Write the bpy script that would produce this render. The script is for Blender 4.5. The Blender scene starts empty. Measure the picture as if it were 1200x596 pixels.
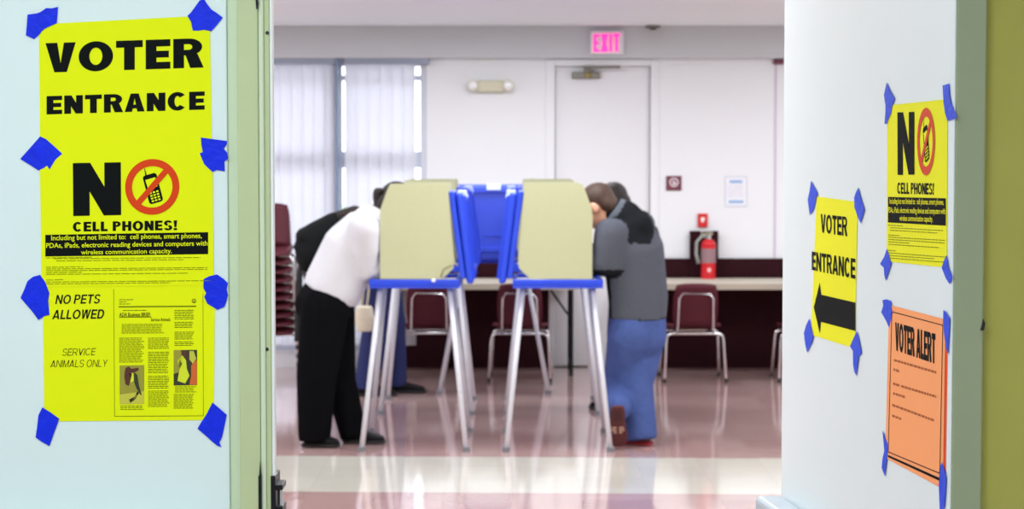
import bpy, math, random
from mathutils import Vector, Matrix
random.seed(7)
SC = bpy.context.scene
COL = SC.collection

# ------------------------------------------------------------------ camera, world, lights, exposure
F = 2300.0                       # focal length in pixels of a 1200 x 596 frame
EYE = Vector((0.0, 0.0, 1.515))
PITCH = math.atan(118.0 / F)
cd = bpy.data.cameras.new('camera')
cd.sensor_width = 36.0
cd.lens = F / 1200.0 * 36.0
cd.clip_start = 0.05
cd.clip_end = 200
cd.dof.use_dof = True
cd.dof.focus_distance = 3.25
cd.dof.aperture_fstop = 10.0
cam = bpy.data.objects.new('camera', cd)
COL.objects.link(cam)
cam.location = EYE
cam.rotation_euler = (math.pi / 2 - PITCH, 0, 0)
SC.camera = cam

SC.view_settings.view_transform = 'Standard'
SC.view_settings.look = 'None'
SC.view_settings.gamma = 1.0
SC.view_settings.use_curve_mapping = False
SC.view_settings.exposure = 0.0
SC.cycles.use_denoising = True
SC.cycles.max_bounces = 10
SC.cycles.diffuse_bounces = 6

W = bpy.data.worlds.new('sky')
SC.world = W
W.use_nodes = True
bg = W.node_tree.nodes['Background']
bg.inputs[0].default_value = (0.90, 0.94, 1.0, 1)
bg.inputs[1].default_value = 4.6

def area_light(name, loc, size, energy, color, rot=(0, 0, 0), spread=math.pi):
    l = bpy.data.lights.new(name, 'AREA')
    l.shape = 'RECTANGLE'
    l.size, l.size_y = size
    l.energy = energy
    l.color = color
    l.spread = spread
    o = bpy.data.objects.new(name, l)
    COL.objects.link(o)
    o.location = loc
    o.rotation_euler = rot
    return o

ROOM_E, CORR_E = 34.0, 42.0
for ly in (5.0, 7.4, 9.8, 12.2):
    for lx in (-2.6, 0.0, 2.6):
        area_light('ceiling_lamp', (lx, ly, 2.36), (1.2, 0.6), ROOM_E, (0.95, 0.97, 1.0))
area_light('corridor_lamp', (-0.75, 1.55, 2.58), (1.2, 0.5), CORR_E, (0.84, 0.97, 1.0))
area_light('corridor_lamp', (0.9, 0.2, 2.58), (1.2, 0.5), CORR_E * 0.6, (0.84, 0.97, 1.0))

# ------------------------------------------------------------------ helpers
def lin(c):
    return c / 12.92 if c <= 0.04045 else ((c + 0.055) / 1.055) ** 2.4

def rgb(r, g, b):
    return (lin(r / 255), lin(g / 255), lin(b / 255), 1.0)

def mat(name, col, rough=0.6, metal=0.0, noise=0.0, nscale=20.0, bump=0.0, spec=None, trans=0.0, emit=None, estr=0.0, sheen=0.0):
    m = bpy.data.materials.new(name)
    m.use_nodes = True
    nt = m.node_tree
    b = nt.nodes['Principled BSDF']
    b.inputs['Base Color'].default_value = col
    b.inputs['Roughness'].default_value = rough
    b.inputs['Metallic'].default_value = metal
    if spec is not None:
        b.inputs['Specular IOR Level'].default_value = spec
    if sheen:
        b.inputs['Sheen Weight'].default_value = sheen
    if emit is not None:
        b.inputs['Emission Color'].default_value = emit
        b.inputs['Emission Strength'].default_value = estr
    if noise > 0 or bump > 0:
        tc = nt.nodes.new('ShaderNodeTexCoord')
        nz = nt.nodes.new('ShaderNodeTexNoise')
        nz.inputs['Scale'].default_value = nscale
        nz.inputs['Detail'].default_value = 5
        nt.links.new(tc.outputs['Object'], nz.inputs['Vector'])
        if noise > 0:
            mx = nt.nodes.new('ShaderNodeMix')
            mx.data_type = 'RGBA'
            mx.inputs[6].default_value = tuple(max(0, c * (1 - noise)) for c in col[:3]) + (1,)
            mx.inputs[7].default_value = tuple(min(1, c * (1 + noise)) for c in col[:3]) + (1,)
            nt.links.new(nz.outputs['Fac'], mx.inputs[0])
            nt.links.new(mx.outputs[2], b.inputs['Base Color'])
        if bump > 0:
            bp = nt.nodes.new('ShaderNodeBump')
            bp.inputs['Strength'].default_value = bump
            bp.inputs['Distance'].default_value = 0.01
            nt.links.new(nz.outputs['Fac'], bp.inputs['Height'])
            nt.links.new(bp.outputs['Normal'], b.inputs['Normal'])
    if trans > 0:
        out = nt.nodes['Material Output']
        tr = nt.nodes.new('ShaderNodeBsdfTranslucent')
        tr.inputs[0].default_value = col
        ms = nt.nodes.new('ShaderNodeMixShader')
        ms.inputs[0].default_value = trans
        nt.links.new(b.outputs[0], ms.inputs[1])
        nt.links.new(tr.outputs[0], ms.inputs[2])
        nt.links.new(ms.outputs[0], out.inputs[0])
    return m

class MB:
    """collects shapes and links them as one mesh object"""
    def __init__(s):
        s.v, s.f = [], []
    def add(s, vs, fs):
        n = len(s.v)
        s.v += [tuple(v) for v in vs]
        s.f += [tuple(i + n for i in f) for f in fs]
        return s
    def box(s, x0, x1, y0, y1, z0, z1, M=None):
        vs = [Vector(p) for p in ((x0, y0, z0), (x1, y0, z0), (x1, y1, z0), (x0, y1, z0), (x0, y0, z1), (x1, y0, z1), (x1, y1, z1), (x0, y1, z1))]
        if M is not None:
            vs = [M @ v for v in vs]
        return s.add(vs, [(0, 3, 2, 1), (4, 5, 6, 7), (0, 1, 5, 4), (1, 2, 6, 5), (2, 3, 7, 6), (3, 0, 4, 7)])
    def hexa(s, bottom, top):
        """eight corners: bottom ring and top ring, counter-clockwise seen from above"""
        return s.add(list(bottom) + list(top), [(0, 3, 2, 1), (4, 5, 6, 7), (0, 1, 5, 4), (1, 2, 6, 5), (2, 3, 7, 6), (3, 0, 4, 7)])
    def poly(s, pts):
        return s.add(pts, [tuple(range(len(pts)))])
    def prism(s, pts, off):
        """outline pts swept by vector off"""
        n = len(pts)
        off = Vector(off)
        vs = [Vector(p) for p in pts] + [Vector(p) + off for p in pts]
        fs = [tuple(range(n))[::-1], tuple(range(n, 2 * n))] + [(i, (i + 1) % n, n + (i + 1) % n, n + i) for i in range(n)]
        return s.add(vs, fs)
    def tube(s, pts, r, n=12, ref=None, cap=True):
        """round or oval tube along pts; r is a number, a list, or a list of (along ref, across) pairs"""
        pts = [Vector(p) for p in pts]
        k = len(pts)
        if not isinstance(r, (list, tuple)):
            r = [r] * k
        rr = [(q, q) if not isinstance(q, (list, tuple)) else q for q in r]
        vs = []
        prev = None
        for i, p in enumerate(pts):
            d = (pts[min(i + 1, k - 1)] - pts[max(i - 1, 0)]).normalized()
            a = Vector(ref) if ref is not None else (prev if prev is not None else (Vector((0, 0, 1)) if abs(d.z) < 0.9 else Vector((1, 0, 0))))
            u = a - d * a.dot(d)
            u = u.normalized() if u.length > 1e-6 else d.orthogonal().normalized()
            w = d.cross(u)
            if ref is None:
                prev = u
            for j in range(n):
                t = 2 * math.pi * j / n
                vs.append(p + u * (rr[i][0] * math.cos(t)) + w * (rr[i][1] * math.sin(t)))
        fs = []
        for i in range(k - 1):
            for j in range(n):
                a0, b0 = i * n + j, i * n + (j + 1) % n
                fs.append((a0, b0, b0 + n, a0 + n))
        if cap:
            fs.append(tuple(range(n))[::-1])
            fs.append(tuple(range((k - 1) * n, k * n)))
        return s.add(vs, fs)
    def ball(s, c, r, M=None, nu=16, nv=10):
        if not isinstance(r, (list, tuple)):
            r = (r, r, r)
        c = Vector(c)
        vs = []
        for i in range(nv + 1):
            ph = math.pi * i / nv
            for j in range(nu):
                t = 2 * math.pi * j / nu
                q = Vector((r[0] * math.sin(ph) * math.cos(t), r[1] * math.sin(ph) * math.sin(t), -r[2] * math.cos(ph)))
                if M is not None:
                    q = M @ q
                vs.append(c + q)
        fs = []
        for i in range(nv):
            for j in range(nu):
                a0, b0 = i * nu + j, i * nu + (j + 1) % nu
                fs.append((a0, b0, b0 + nu, a0 + nu))
        return s.add(vs, fs)
    def disc(s, c, u, w, rx, ry=None, n=40, r_in=None):
        """flat disc or ring in the plane of u and w"""
        ry = rx if ry is None else ry
        c, u, w = Vector(c), Vector(u), Vector(w)
        o = [c + u * (rx * math.cos(2 * math.pi * i / n)) + w * (ry * math.sin(2 * math.pi * i / n)) for i in range(n)]
        if r_in is None:
            return s.poly(o)
        q = [c + (p - c) * r_in for p in o]
        return s.add(o + q, [(i, (i + 1) % n, n + (i + 1) % n, n + i) for i in range(n)])
    def build(s, name, material, parent=None, bevel=0.0, smooth=False, seg=2, sub=0):
        me = bpy.data.meshes.new(name)
        me.from_pydata([tuple(v) for v in s.v], [], s.f)
        me.update()
        o = bpy.data.objects.new(name, me)
        COL.objects.link(o)
        me.materials.append(material)
        if parent is not None:
            o.parent = parent
        if smooth:
            for p in me.polygons:
                p.use_smooth = True
        if bevel > 0:
            md = o.modifiers.new('bevel', 'BEVEL')
            md.width = bevel
            md.segments = seg
            md.limit_method = 'ANGLE'
        if sub:
            md = o.modifiers.new('sub', 'SUBSURF')
            md.levels = md.render_levels = sub
        return o

def tag(o, label, cat, group=None, kind=None):
    o['label'] = label
    o['category'] = cat
    if group:
        o['group'] = group
    if kind:
        o['kind'] = kind
    return o

def struct(o):
    o['kind'] = 'structure'
    return o

def empty(name, loc=(0, 0, 0), rz=0.0):
    o = bpy.data.objects.new(name, None)
    COL.objects.link(o)
    o.location = loc
    o.rotation_euler = (0, 0, rz)
    o.empty_display_size = 0.1
    return o

def copy_tree(o, parent=None):
    c = o.copy()
    COL.objects.link(c)
    if parent is not None:
        c.parent = parent
    for ch in list(o.children):
        copy_tree(ch, c)
    return c

# a pixel of the photograph -> the point where its line of sight meets a plane of the place
RIGHT = Vector((1, 0, 0))
UP = Vector((0, math.sin(PITCH), math.cos(PITCH)))
FWD = Vector((0, math.cos(PITCH), -math.sin(PITCH)))
def ray(px, py):
    return RIGHT * ((px - 600) / F) + UP * ((298 - py) / F) + FWD
def P(px, py, Y):
    d = ray(px, py)
    return EYE + d * (Y / d.y)
def onfloor(px, py):
    d = ray(px, py)
    return EYE + d * (-EYE.z / d.z)

# ------------------------------------------------------------------ materials
M_leaf = mat('painted_door', rgb(218, 233, 232), 0.45, noise=0.02, nscale=6)
M_leaf_open = mat('painted_open_door', rgb(224, 236, 240), 0.45, noise=0.02, nscale=6)
M_frame = mat('green_frame_paint', rgb(186, 198, 152), 0.5, noise=0.05, nscale=14)
M_frame_l = mat('pale_edge_and_catchlight', rgb(206, 220, 190), 0.5)
M_white = mat('white_strip', rgb(236, 240, 240), 0.5)
M_olive = mat('olive_wall_paint', rgb(170, 169, 80), 0.75, noise=0.06, nscale=9)
M_wall = mat('white_wall_paint', rgb(233, 236, 240), 0.7, noise=0.015, nscale=4)
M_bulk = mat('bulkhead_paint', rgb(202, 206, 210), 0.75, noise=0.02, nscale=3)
M_ceil = mat('ceiling_paint', rgb(234, 240, 242), 0.8)
M_wains = mat('dark_wainscot', rgb(46, 16, 23), 0.7, noise=0.15, nscale=12, spec=0.1)
M_doorfar = mat('far_door_paint', rgb(231, 233, 238), 0.6)
M_metal_d = mat('dark_metal', rgb(40, 42, 44), 0.4, 0.8)
M_bronze = mat('bronze_metal', rgb(120, 118, 112), 0.4, 0.7)
M_chrome = mat('chrome', rgb(215, 215, 218), 0.22, 1.0)
M_black = mat('black_plastic', rgb(22, 22, 24), 0.5)
M_yellow = mat('yellow_paper', rgb(228, 238, 0), 0.7, noise=0.02, nscale=5, spec=0.2)
M_orange = mat('orange_paper', rgb(255, 166, 108), 0.7, noise=0.02, nscale=5, spec=0.2)
M_orange_d = mat('red_orange_paper', rgb(236, 84, 40), 0.7, spec=0.2)
M_ink = mat('black_ink', rgb(18, 21, 21), 0.7, spec=0.05)
M_ink_grey = mat('fine_print_ink', rgb(120, 130, 8), 0.7, spec=0.1)
M_ink_mid = mat('small_print_ink', rgb(92, 102, 14), 0.7, spec=0.1)
M_ink_brown = mat('brown_print_ink', rgb(176, 100, 58), 0.7, spec=0.1)
M_red_ink = mat('red_ink', rgb(216, 64, 14), 0.6, spec=0.2)
M_tape = mat('blue_tape', rgb(4, 40, 222), 0.55, noise=0.18, nscale=70, bump=0.25, spec=0.25)
M_tape_r = mat('blue_tape_pale', rgb(24, 70, 222), 0.55, noise=0.15, nscale=70, bump=0.25, spec=0.25)
M_burg = mat('burgundy_plastic', rgb(80, 22, 36), 0.5, spec=0.3, noise=0.06, nscale=30)
M_tabletop = mat('beige_laminate', rgb(196, 188, 172), 0.5, noise=0.04, nscale=40)
M_beige = mat('beige_corrugated_plastic', rgb(186, 190, 152), 0.6, noise=0.03, nscale=60)
M_blue = mat('blue_plastic', rgb(30, 68, 212), 0.4, noise=0.06, nscale=14)
M_leg = mat('grey_metal_leg', rgb(212, 214, 222), 0.4, 0.05)
M_red = mat('red_enamel', rgb(206, 24, 36), 0.35)
M_blinds = mat('vinyl_blind', rgb(240, 241, 247), 0.6, trans=0.55)
M_winframe = mat('window_frame_grey', rgb(205, 210, 222), 0.5)

# ------------------------------------------------------------------ room shell
YD = 3.17            # the plane of the door frame
YB = 13.9            # back wall of the far room
XL, XR = -4.4, 4.4
CEIL = P(700, 30.5, YB - 0.1).z
ZBULK = P(700, 68, YB - 0.1).z
# floor: square pink tiles with a pale strip
def floor_material():
    m = bpy.data.materials.new('floor_tiles')
    m.use_nodes = True
    nt = m.node_tree
    b = nt.nodes['Principled BSDF']
    N = nt.nodes.new
    L = nt.links.new
    geo = N('ShaderNodeNewGeometry')
    sep = N('ShaderNodeSeparateXYZ')
    L(geo.outputs['Position'], sep.inputs[0])
    def mth(op, a, bb=None):
        n = N('ShaderNodeMath')
        n.operation = op
        for i, q in enumerate((a, bb)):
            if q is None:
                continue
            if isinstance(q, (int, float)):
                n.inputs[i].default_value = q
            else:
                L(q, n.inputs[i])
        return n.outputs[0]
    T = 0.305
    cx = mth('FLOOR', mth('DIVIDE', sep.outputs[0], T))
    cy = mth('FLOOR', mth('DIVIDE', sep.outputs[1], T))
    cmb = N('ShaderNodeCombineXYZ')
    L(cx, cmb.inputs[0])
    L(cy, cmb.inputs[1])
    wn = N('ShaderNodeTexWhiteNoise')
    wn.noise_dimensions = '3D'
    L(cmb.outputs[0], wn.inputs['Vector'])
    nz = N('ShaderNodeTexNoise')
    nz.inputs['Scale'].default_value = 5.0
    nz.inputs['Detail'].default_value = 6
    L(geo.outputs['Position'], nz.inputs['Vector'])
    fac = mth('ADD', mth('MULTIPLY', wn.outputs['Value'], 0.6), mth('MULTIPLY', nz.outputs['Fac'], 0.4))
    pink = N('ShaderNodeMix')
    pink.data_type = 'RGBA'
    pink.inputs[6].default_value = rgb(176, 140, 138)
    pink.inputs[7].default_value = rgb(202, 173, 168)
    L(fac, pink.inputs[0])
    cream = N('ShaderNodeMix')
    cream.data_type = 'RGBA'
    cream.inputs[6].default_value = rgb(212, 210, 198)
    cream.inputs[7].default_value = rgb(224, 222, 210)
    L(fac, cream.inputs[0])
    edge = mth('ADD', sep.outputs[1], mth('MULTIPLY', sep.outputs[0], 0.035))
    inb = mth('MULTIPLY', mth('GREATER_THAN', edge, 8.72), mth('LESS_THAN', edge, 9.76))
    mx = N('ShaderNodeMix')
    mx.data_type = 'RGBA'
    L(inb, mx.inputs[0])
    L(pink.outputs[2], mx.inputs[6])
    L(cream.outputs[2], mx.inputs[7])
    # thin joints between the tiles
    fx = mth('FRACT', mth('DIVIDE', sep.outputs[0], T))
    fy = mth('FRACT', mth('DIVIDE', sep.outputs[1], T))
    j = mth('MAXIMUM', mth('LESS_THAN', fx, 0.012), mth('LESS_THAN', fy, 0.012))
    mj = N('ShaderNodeMix')
    mj.data_type = 'RGBA'
    L(mth('MULTIPLY', j, 0.12), mj.inputs[0])
    L(mx.outputs[2], mj.inputs[6])
    mj.inputs[7].default_value = rgb(120, 92, 92)
    L(mj.outputs[2], b.inputs['Base Color'])
    b.inputs['Roughness'].default_value = 0.11
    b.inputs['Specular IOR Level'].default_value = 0.7
    b.inputs['Coat Weight'].default_value = 0.5
    b.inputs['Coat Roughness'].default_value = 0.07
    bp = N('ShaderNodeBump')
    bp.inputs['Strength'].default_value = 0.04
    bp.inputs['Distance'].default_value = 0.02
    L(nz.outputs['Fac'], bp.inputs['Height'])
    L(bp.outputs['Normal'], b.inputs['Normal'])
    return m

struct(MB().box(XL - 0.2, XR + 0.2, -1.9, YB + 0.2, -0.1, 0).build('floor', floor_material()))
struct(MB().box(XL - 0.2, XR + 0.2, YD + 0.06, YB + 0.2, CEIL, CEIL + 0.1).build('ceiling', M_ceil))
struct(MB().box(-2.2, 2.2, -1.9, YD + 0.05, 2.62, 2.72).build('ceiling_corridor', M_ceil))
struct(MB().box(XL - 0.1, XL, YD + 0.1, YB + 0.1, 0, CEIL).build('wall_left', M_wall))
struct(MB().box(XR, XR + 0.1, YD + 0.1, YB + 0.1, 0, CEIL).build('wall_right', M_wall))
struct(MB().box(-2.1, -2.0, -1.8, YD, 0, 2.62).build('wall_corridor_left', M_wall))
struct(MB().box(2.0, 2.1, -1.8, YD, 0, 2.62).build('wall_corridor_right', M_wall))
struct(MB().box(-2.1, 2.1, -1.9, -1.8, 0, 2.62).build('wall_corridor_end', M_wall))

# --- the wall with the double door: opening from X_jl to X_jr, head at ZH
P_jr0, P_jr1 = P(1119.5, 180, YD).x, P(1155, 180, YD).x
ZH = 2.16
X_ml, X_mr = P(278.5, 180, YD).x, P(303, 180, YD).x
X_l0 = X_ml - 1.075                      # far edge of the closed leaf
wf = MB()
wf.box(P_jr1 - 0.01, XR + 0.1, YD + 0.015, YD + 0.14, 0, 2.72)
wf.box(XL - 0.1, X_l0 - 0.05, YD + 0.015, YD + 0.14, 0, 2.72)
wf.box(X_l0 - 0.05, P_jr1 - 0.01, YD + 0.015, YD + 0.14, ZH + 0.04, 2.72)
struct(wf.build('wall_front', M_olive))
# mullion between the two leaves
t1 = MB().box(X_ml, X_mr, YD, YD + 0.11, 0, ZH).build('trim_1', M_frame, bevel=0.002)
struct(t1)
xa, xb = P(303, 180, YD).x, P(310, 180, YD + 0.005).x
xc, xd = P(316.5, 180, YD + 0.010).x, P(321.8, 180, YD + 0.030).x
e = MB().box(xa, xb, YD + 0.002, YD + 0.05, 0, ZH).build('trim_edge_strip', M_frame_l, t1, bevel=0.003)  # light caught by the chamfer is put into this strip's paler colour
e = MB().box(xb, xc, YD + 0.007, YD + 0.058, 0, ZH).build('trim_stop_strip', M_frame, t1, bevel=0.001)
e = MB().box(xc, xd, YD + 0.010, YD + 0.030, 0, ZH).build('weather_strip', M_white, t1, bevel=0.001)
for sx, sy in ((311.7, 38.5), (311.2, 409)):
    c = P(sx + 1.5, sy, YD + 0.006)
    MB().tube([c, c + Vector((0, 0.004, 0))], 0.0030, 14).build('screw_hole', M_black, t1)
# right jamb and head
tj = MB().box(P_jr0, P_jr1, YD, YD + 0.15, 0, ZH + 0.05).build('trim_2', mat('grey_green_frame_paint', rgb(150, 162, 130), 0.5, noise=0.04, nscale=14), bevel=0.003)
struct(tj)
struct(MB().box(X_l0 - 0.055, P_jr1, YD - 0.001, YD + 0.15, ZH, ZH + 0.05).build('trim_3', M_frame, bevel=0.003))
struct(MB().box(X_l0 - 0.055, X_l0 - 0.004, YD, YD + 0.15, 0, ZH).build('trim_4', M_frame, bevel=0.003))
# closed leaf that carries the left notices
YS = YD + 0.02
d1 = MB().box(X_l0, P(266.5, 180, YS).x, YS, YS + 0.045, 0.012, ZH - 0.004).build('door_1', M_leaf, bevel=0.002)
struct(d1)
MB().box(P(266.8, 180, YS).x, X_ml - 0.0005, YS + 0.006, YS + 0.04, 0.012, ZH - 0.004).build('door_edge_strip', M_frame_l, d1)
pb = MB().box(X_l0 + 0.06, P(255, 180, YS).x, YS - 0.075, YS - 0.001, 0.84, 0.92)
pb.build('push_bar', M_chrome, d1, bevel=0.012)
# latch keeper on the mullion
c0 = P(303, 557, YD - 0.004)
kp = MB().box(P(303, 560, YD).x, P(306.5, 560, YD).x, YD - 0.004, YD + 0.02, 0.80, c0.z)
c1 = P(318, 557, YD + 0.008)
kp.box(P(317.5, 560, YD + .008).x, P(323, 560, YD + .008).x, YD + 0.004, YD + 0.07, 0.80, c1.z)
kp.box(P(322, 560, YD + .008).x, P(331, 560, YD + .008).x, YD + 0.008, YD + 0.06, c1.z - 0.024, c1.z - 0.015)
kp.box(P(322, 560, YD + .008).x, P(331, 560, YD + .008).x, YD + 0.008, YD + 0.06, 0.80, c1.z - 0.05)
ko = kp.build('latch_keeper', M_metal_d, t1, bevel=0.001)
MB().tube([(P(327.5, 560, YD + .01).x, YD + 0.02, c1.z - 0.052), (P(327.5, 560, YD + .01).x, YD + 0.02, c1.z - 0.022)], 0.0045, 12).build('latch_roller', M_chrome, ko)
c = P(304.8, 549, YD - 0.001)
MB().prism([c + Vector((-0.0015, 0, -0.012)), c + Vector((0.0018, 0, -0.012)), c + Vector((0.0005, 0, 0.014))], (0, -0.002, 0)).build('scratch_mark', M_metal_d, t1)
c = P(301.5, 3, YD - 0.001)
MB().prism([c + Vector((-0.003, 0, 0.01)), c + Vector((0.0, 0, 0.01)), c + Vector((0.0022, 0, 0.0)), c + Vector((0.001, 0, -0.010)), c + Vector((-0.0015, 0, -0.011))], (0, -0.002, 0)).build('scratch_mark', M_metal_d, t1)

# open leaf, hinged on the right jamb, swung into the far room
HP = Vector((P_jr0 - 0.002, YD + 0.002, 0))
DE = 4.228
EP = Vector((P(918, 180, DE).x, DE, 0))
LU = (EP - HP).normalized()              # hinge -> free edge
LN = Vector((-LU.y, LU.x, 0))            # normal towards the doorway
if LN.x > 0:
    LN = -LN
LL = (EP - HP).length
def leafpt(px, py, off=0.0):
    d = ray(px, py)
    o = HP + LN * off
    t = (o - EYE).dot(LN) / d.dot(LN)
    return EYE + d * t
def panel(px, py, off=0.0):
    return P(px, py, YS - off)
d2b = MB()
q = [HP + Vector((0, 0, 0.012)), HP + LU * LL + Vector((0, 0, 0.012)), HP + LU * LL - LN * 0.045 + Vector((0, 0, 0.012)), HP - LN * 0.045 + LU * 0.02 + Vector((0, 0, 0.012))]
d2b.hexa(q, [p + Vector((0, 0, ZH - 0.02)) for p in q])
d2 = d2b.build('door_2', M_leaf_open, bevel=0.002)
struct(d2)
# push bar of the open leaf: head case near the free edge and a bar running back to the hinge side
zt = P(884, 578, DE).z
ex = MB()
def leafbox(mb, a0, a1, n0, n1, z0, z1):
    pts = [HP + LU * a0 + LN * n0, HP + LU * a1 + LN * n0, HP + LU * a1 + LN * n1, HP + LU * a0 + LN * n1]
    return mb.hexa([p + Vector((0, 0, z0)) for p in pts], [p + Vector((0, 0, z1)) for p in pts])
leafbox(ex, LL - 0.40, LL - 0.012, 0.0005, 0.062, zt - 0.16, zt)
eo = ex.build('push_bar_head', mat('pale_bar_metal', rgb(176, 190, 200), 0.45, 0.2), d2, bevel=0.012, seg=3)
ex2 = MB()
leafbox(ex2, 0.10, LL - 0.41, 0.0005, 0.055, zt - 0.13, zt - 0.04)
ex2.build('push_bar', M_chrome, d2, bevel=0.012, seg=3)
gs = MB()
for i in range(5):
    z = zt - 0.024 - i * 0.018
    leafbox(gs, LL - 0.0125, LL - 0.0105, 0.012, 0.056, z - 0.004, z)
gs.build('grip_ridge', mat('grey_rib', rgb(160, 168, 176), 0.5), eo)
# hinges of the open leaf
for z in (0.25, 1.1, 1.95):
    MB().tube([HP - LN * 0.050 + LU * 0.03 + Vector((0.0, 0.0, z - 0.05)), HP - LN * 0.050 + LU * 0.03 + Vector((0.0, 0.0, z + 0.05))], 0.004, 10).build('hinge', M_frame, d2)
c = P(1151.5, 381, YD - 0.001)
MB().prism([c + Vector((-0.004, 0, -0.008)), c + Vector((0.002, 0, -0.008)), c + Vector((0.004, 0, 0.003)), c + Vector((0.001, 0, 0.011)), c + Vector((-0.001, 0, 0.002))], (0, -0.002, 0)).build('chip_mark', M_black, tj)

# --- back wall with the far door and the tall windows
XW1 = P(507, 200, YB).x                  # right end of the glazed part
X_dl, X_dr = P(650, 200, YB).x, P(762, 200, YB).x
Z_dt = P(700, 77.5, YB).z
bw = MB()
bw.box(XW1, X_dl, YB, YB + 0.12, 0, CEIL)
bw.box(X_dr, XR + 0.1, YB, YB + 0.12, 0, CEIL)
bw.box(X_dl, X_dr, YB, YB + 0.12, Z_dt, CEIL)
bw.box(XL - 0.1, XW1, YB, YB + 0.12, P(400, 70, YB).z, CEIL)
struct(bw.build('wall_back', M_wall))
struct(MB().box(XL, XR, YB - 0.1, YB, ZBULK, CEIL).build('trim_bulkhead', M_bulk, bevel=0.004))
# wainscot right of the door and between window and door
Z_w = P(850, 302.5, YB).z
x_w1, x_w2 = P(643, 350, YB).x, P(769, 350, YB).x
struct(MB().box(P(440, 350, YB).x, x_w1, YB - 0.03, YB - 0.001, 0, Z_w).build('trim_wainscot', M_wains, bevel=0.003))
struct(MB().box(x_w2, XR, YB - 0.03, YB - 0.001, 0, Z_w).build('trim_wainscot_right', M_wains, bevel=0.003))
# far door
d3 = MB().box(X_dl + 0.004, X_dr - 0.004, YB + 0.02, YB + 0.06, 0.01, Z_dt - 0.004).build('door_3', M_doorfar)
struct(d3)
fr = MB()
fw = 0.062
fr.box(X_dl - fw, X_dl, YB - 0.012, YB + 0.02, 0, Z_dt + 0.045)
fr.box(X_dr, X_dr + fw, YB - 0.012, YB + 0.02, 0, Z_dt + 0.045)
fr.box(X_dl, X_dr, YB - 0.012, YB + 0.02, Z_dt, Z_dt + 0.045)
fr.box(X_dl - .01, X_dl + .03, YB + 0.062, YB + 0.11, 0, Z_dt)  # from here: unseen stops added behind the door to block light leaking round it
fr.box(X_dr - .03, X_dr + .01, YB + 0.062, YB + 0.11, 0, Z_dt)
fr.box(X_dl, X_dr, YB + 0.062, YB + 0.11, Z_dt - .03, Z_dt + .01)
fr.box(X_dl, X_dr, YB + 0.062, YB + 0.11, 0, .05)
fr.build('door_frame_and_light_stops', M_wall, d3, bevel=0.004)
cl = MB()
a, b_ = P(672, 81, YB - 0.02), P(703, 91, YB - 0.02)
ym = YB + 0.02
cl.box(P(670, 88, ym).x, P(703, 88, ym).x, ym - 0.05, ym - 0.001, P(680, 92, ym).z, P(680, 84.5, ym).z)
cl.box(P(684, 86, ym).x, P(692, 86, ym).x, ym - 0.05, ym - 0.01, P(680, 86, ym).z, P(680, 77, ym).z)
cl.box(P(686, 78, ym).x, P(726, 79, ym).x, ym - 0.14, ym - 0.115, P(690, 81, ym).z, P(690, 77.5, ym).z)
co = cl.build('door_closer', M_bronze, d3, bevel=0.006)
MB().ball(P(689, 88, ym - 0.052), (0.028, 0.012, 0.022)).build('closer_cap', mat('brass_tone', rgb(150, 134, 90), 0.4, 0.6), co, smooth=True)
# panel joint near the right edge of the doorway, with its small dark clip
struct(MB().box(P(907, 200, YB).x, P(909.5, 200, YB).x, YB - 0.006, YB - 0.0005, Z_w, ZBULK).build('trim_panel_joint', mat('lavender_joint', rgb(205, 196, 212), 0.6)))
bc = MB().box(P(906, 72, YB).x, P(918, 72, YB).x, YB - 0.03, YB - 0.001, P(900, 75.5, YB).z, P(900, 69.5, YB).z).build('wall_bracket', mat('dull_burgundy', rgb(108, 54, 78), 0.6), bevel=0.004)
tag(bc, 'small dull burgundy bracket high on the white wall under the grey bulkhead', 'bracket')

# windows: two bays with blinds
Z_wt = P(400, 70, YB).z
Z_wb = 0.12
def window(name, x0, x1):
    f = MB()
    t = 0.045
    for xx in (x0, x1 - t):
        f.box(xx, xx + t, YB + 0.01, YB + 0.09, Z_wb, Z_wt)
    f.box(x0 + t, x1 - t, YB + 0.01, YB + 0.09, Z_wt - t, Z_wt)
    f.box(x0 + t, x1 - t, YB + 0.01, YB + 0.09, Z_wb, Z_wb + t)
    for py, w in ((91, 0.02), (187, 0.06)):
        z = P(490, py, YB).z
        f.box(x0 + t, x1 - t, YB + 0.03, YB + 0.07, z - w, z + w)
    o = f.build(name, M_winframe, bevel=0.003)
    struct(o)
    g = MB().box(x0 + t, x1 - t, YB + 0.045, YB + 0.049, Z_wb + t, Z_wt - t)
    gm = bpy.data.materials.new('window_glass')
    gm.use_nodes = True
    nt = gm.node_tree
    out = nt.nodes['Material Output']
    tr = nt.nodes.new('ShaderNodeBsdfTransparent')
    gl = nt.nodes.new('ShaderNodeBsdfGlossy')
    gl.inputs['Roughness'].default_value = 0.02
    fz = nt.nodes.new('ShaderNodeFresnel')
    ms = nt.nodes.new('ShaderNodeMixShader')
    nt.links.new(fz.outputs[0], ms.inputs[0])
    nt.links.new(tr.outputs[0], ms.inputs[1])
    nt.links.new(gl.outputs[0], ms.inputs[2])
    nt.links.new(ms.outputs[0], out.inputs[0])
    g.build('window_pane', gm, o)
    return o
X_m = P(396.5, 200, YB).x
window('window_1', X_m - 0.02 - 1.9, X_m - 0.02)
window('window_2', X_m - 0.02, P(500, 200, YB).x)
wj = MB().box(P(500, 200, YB).x, XW1, YB + 0.0, YB + 0.1, 0, Z_wt)
wj.box(XL, X_m - 0.02 - 1.9, YB, YB + 0.1, 0, Z_wt)
wj.box(X_m - 0.02 - 1.9, P(500, 200, YB).x, YB, YB + 0.1, 0, Z_wb)
struct(wj.build('wall_back_window_side', M_wall))
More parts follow.
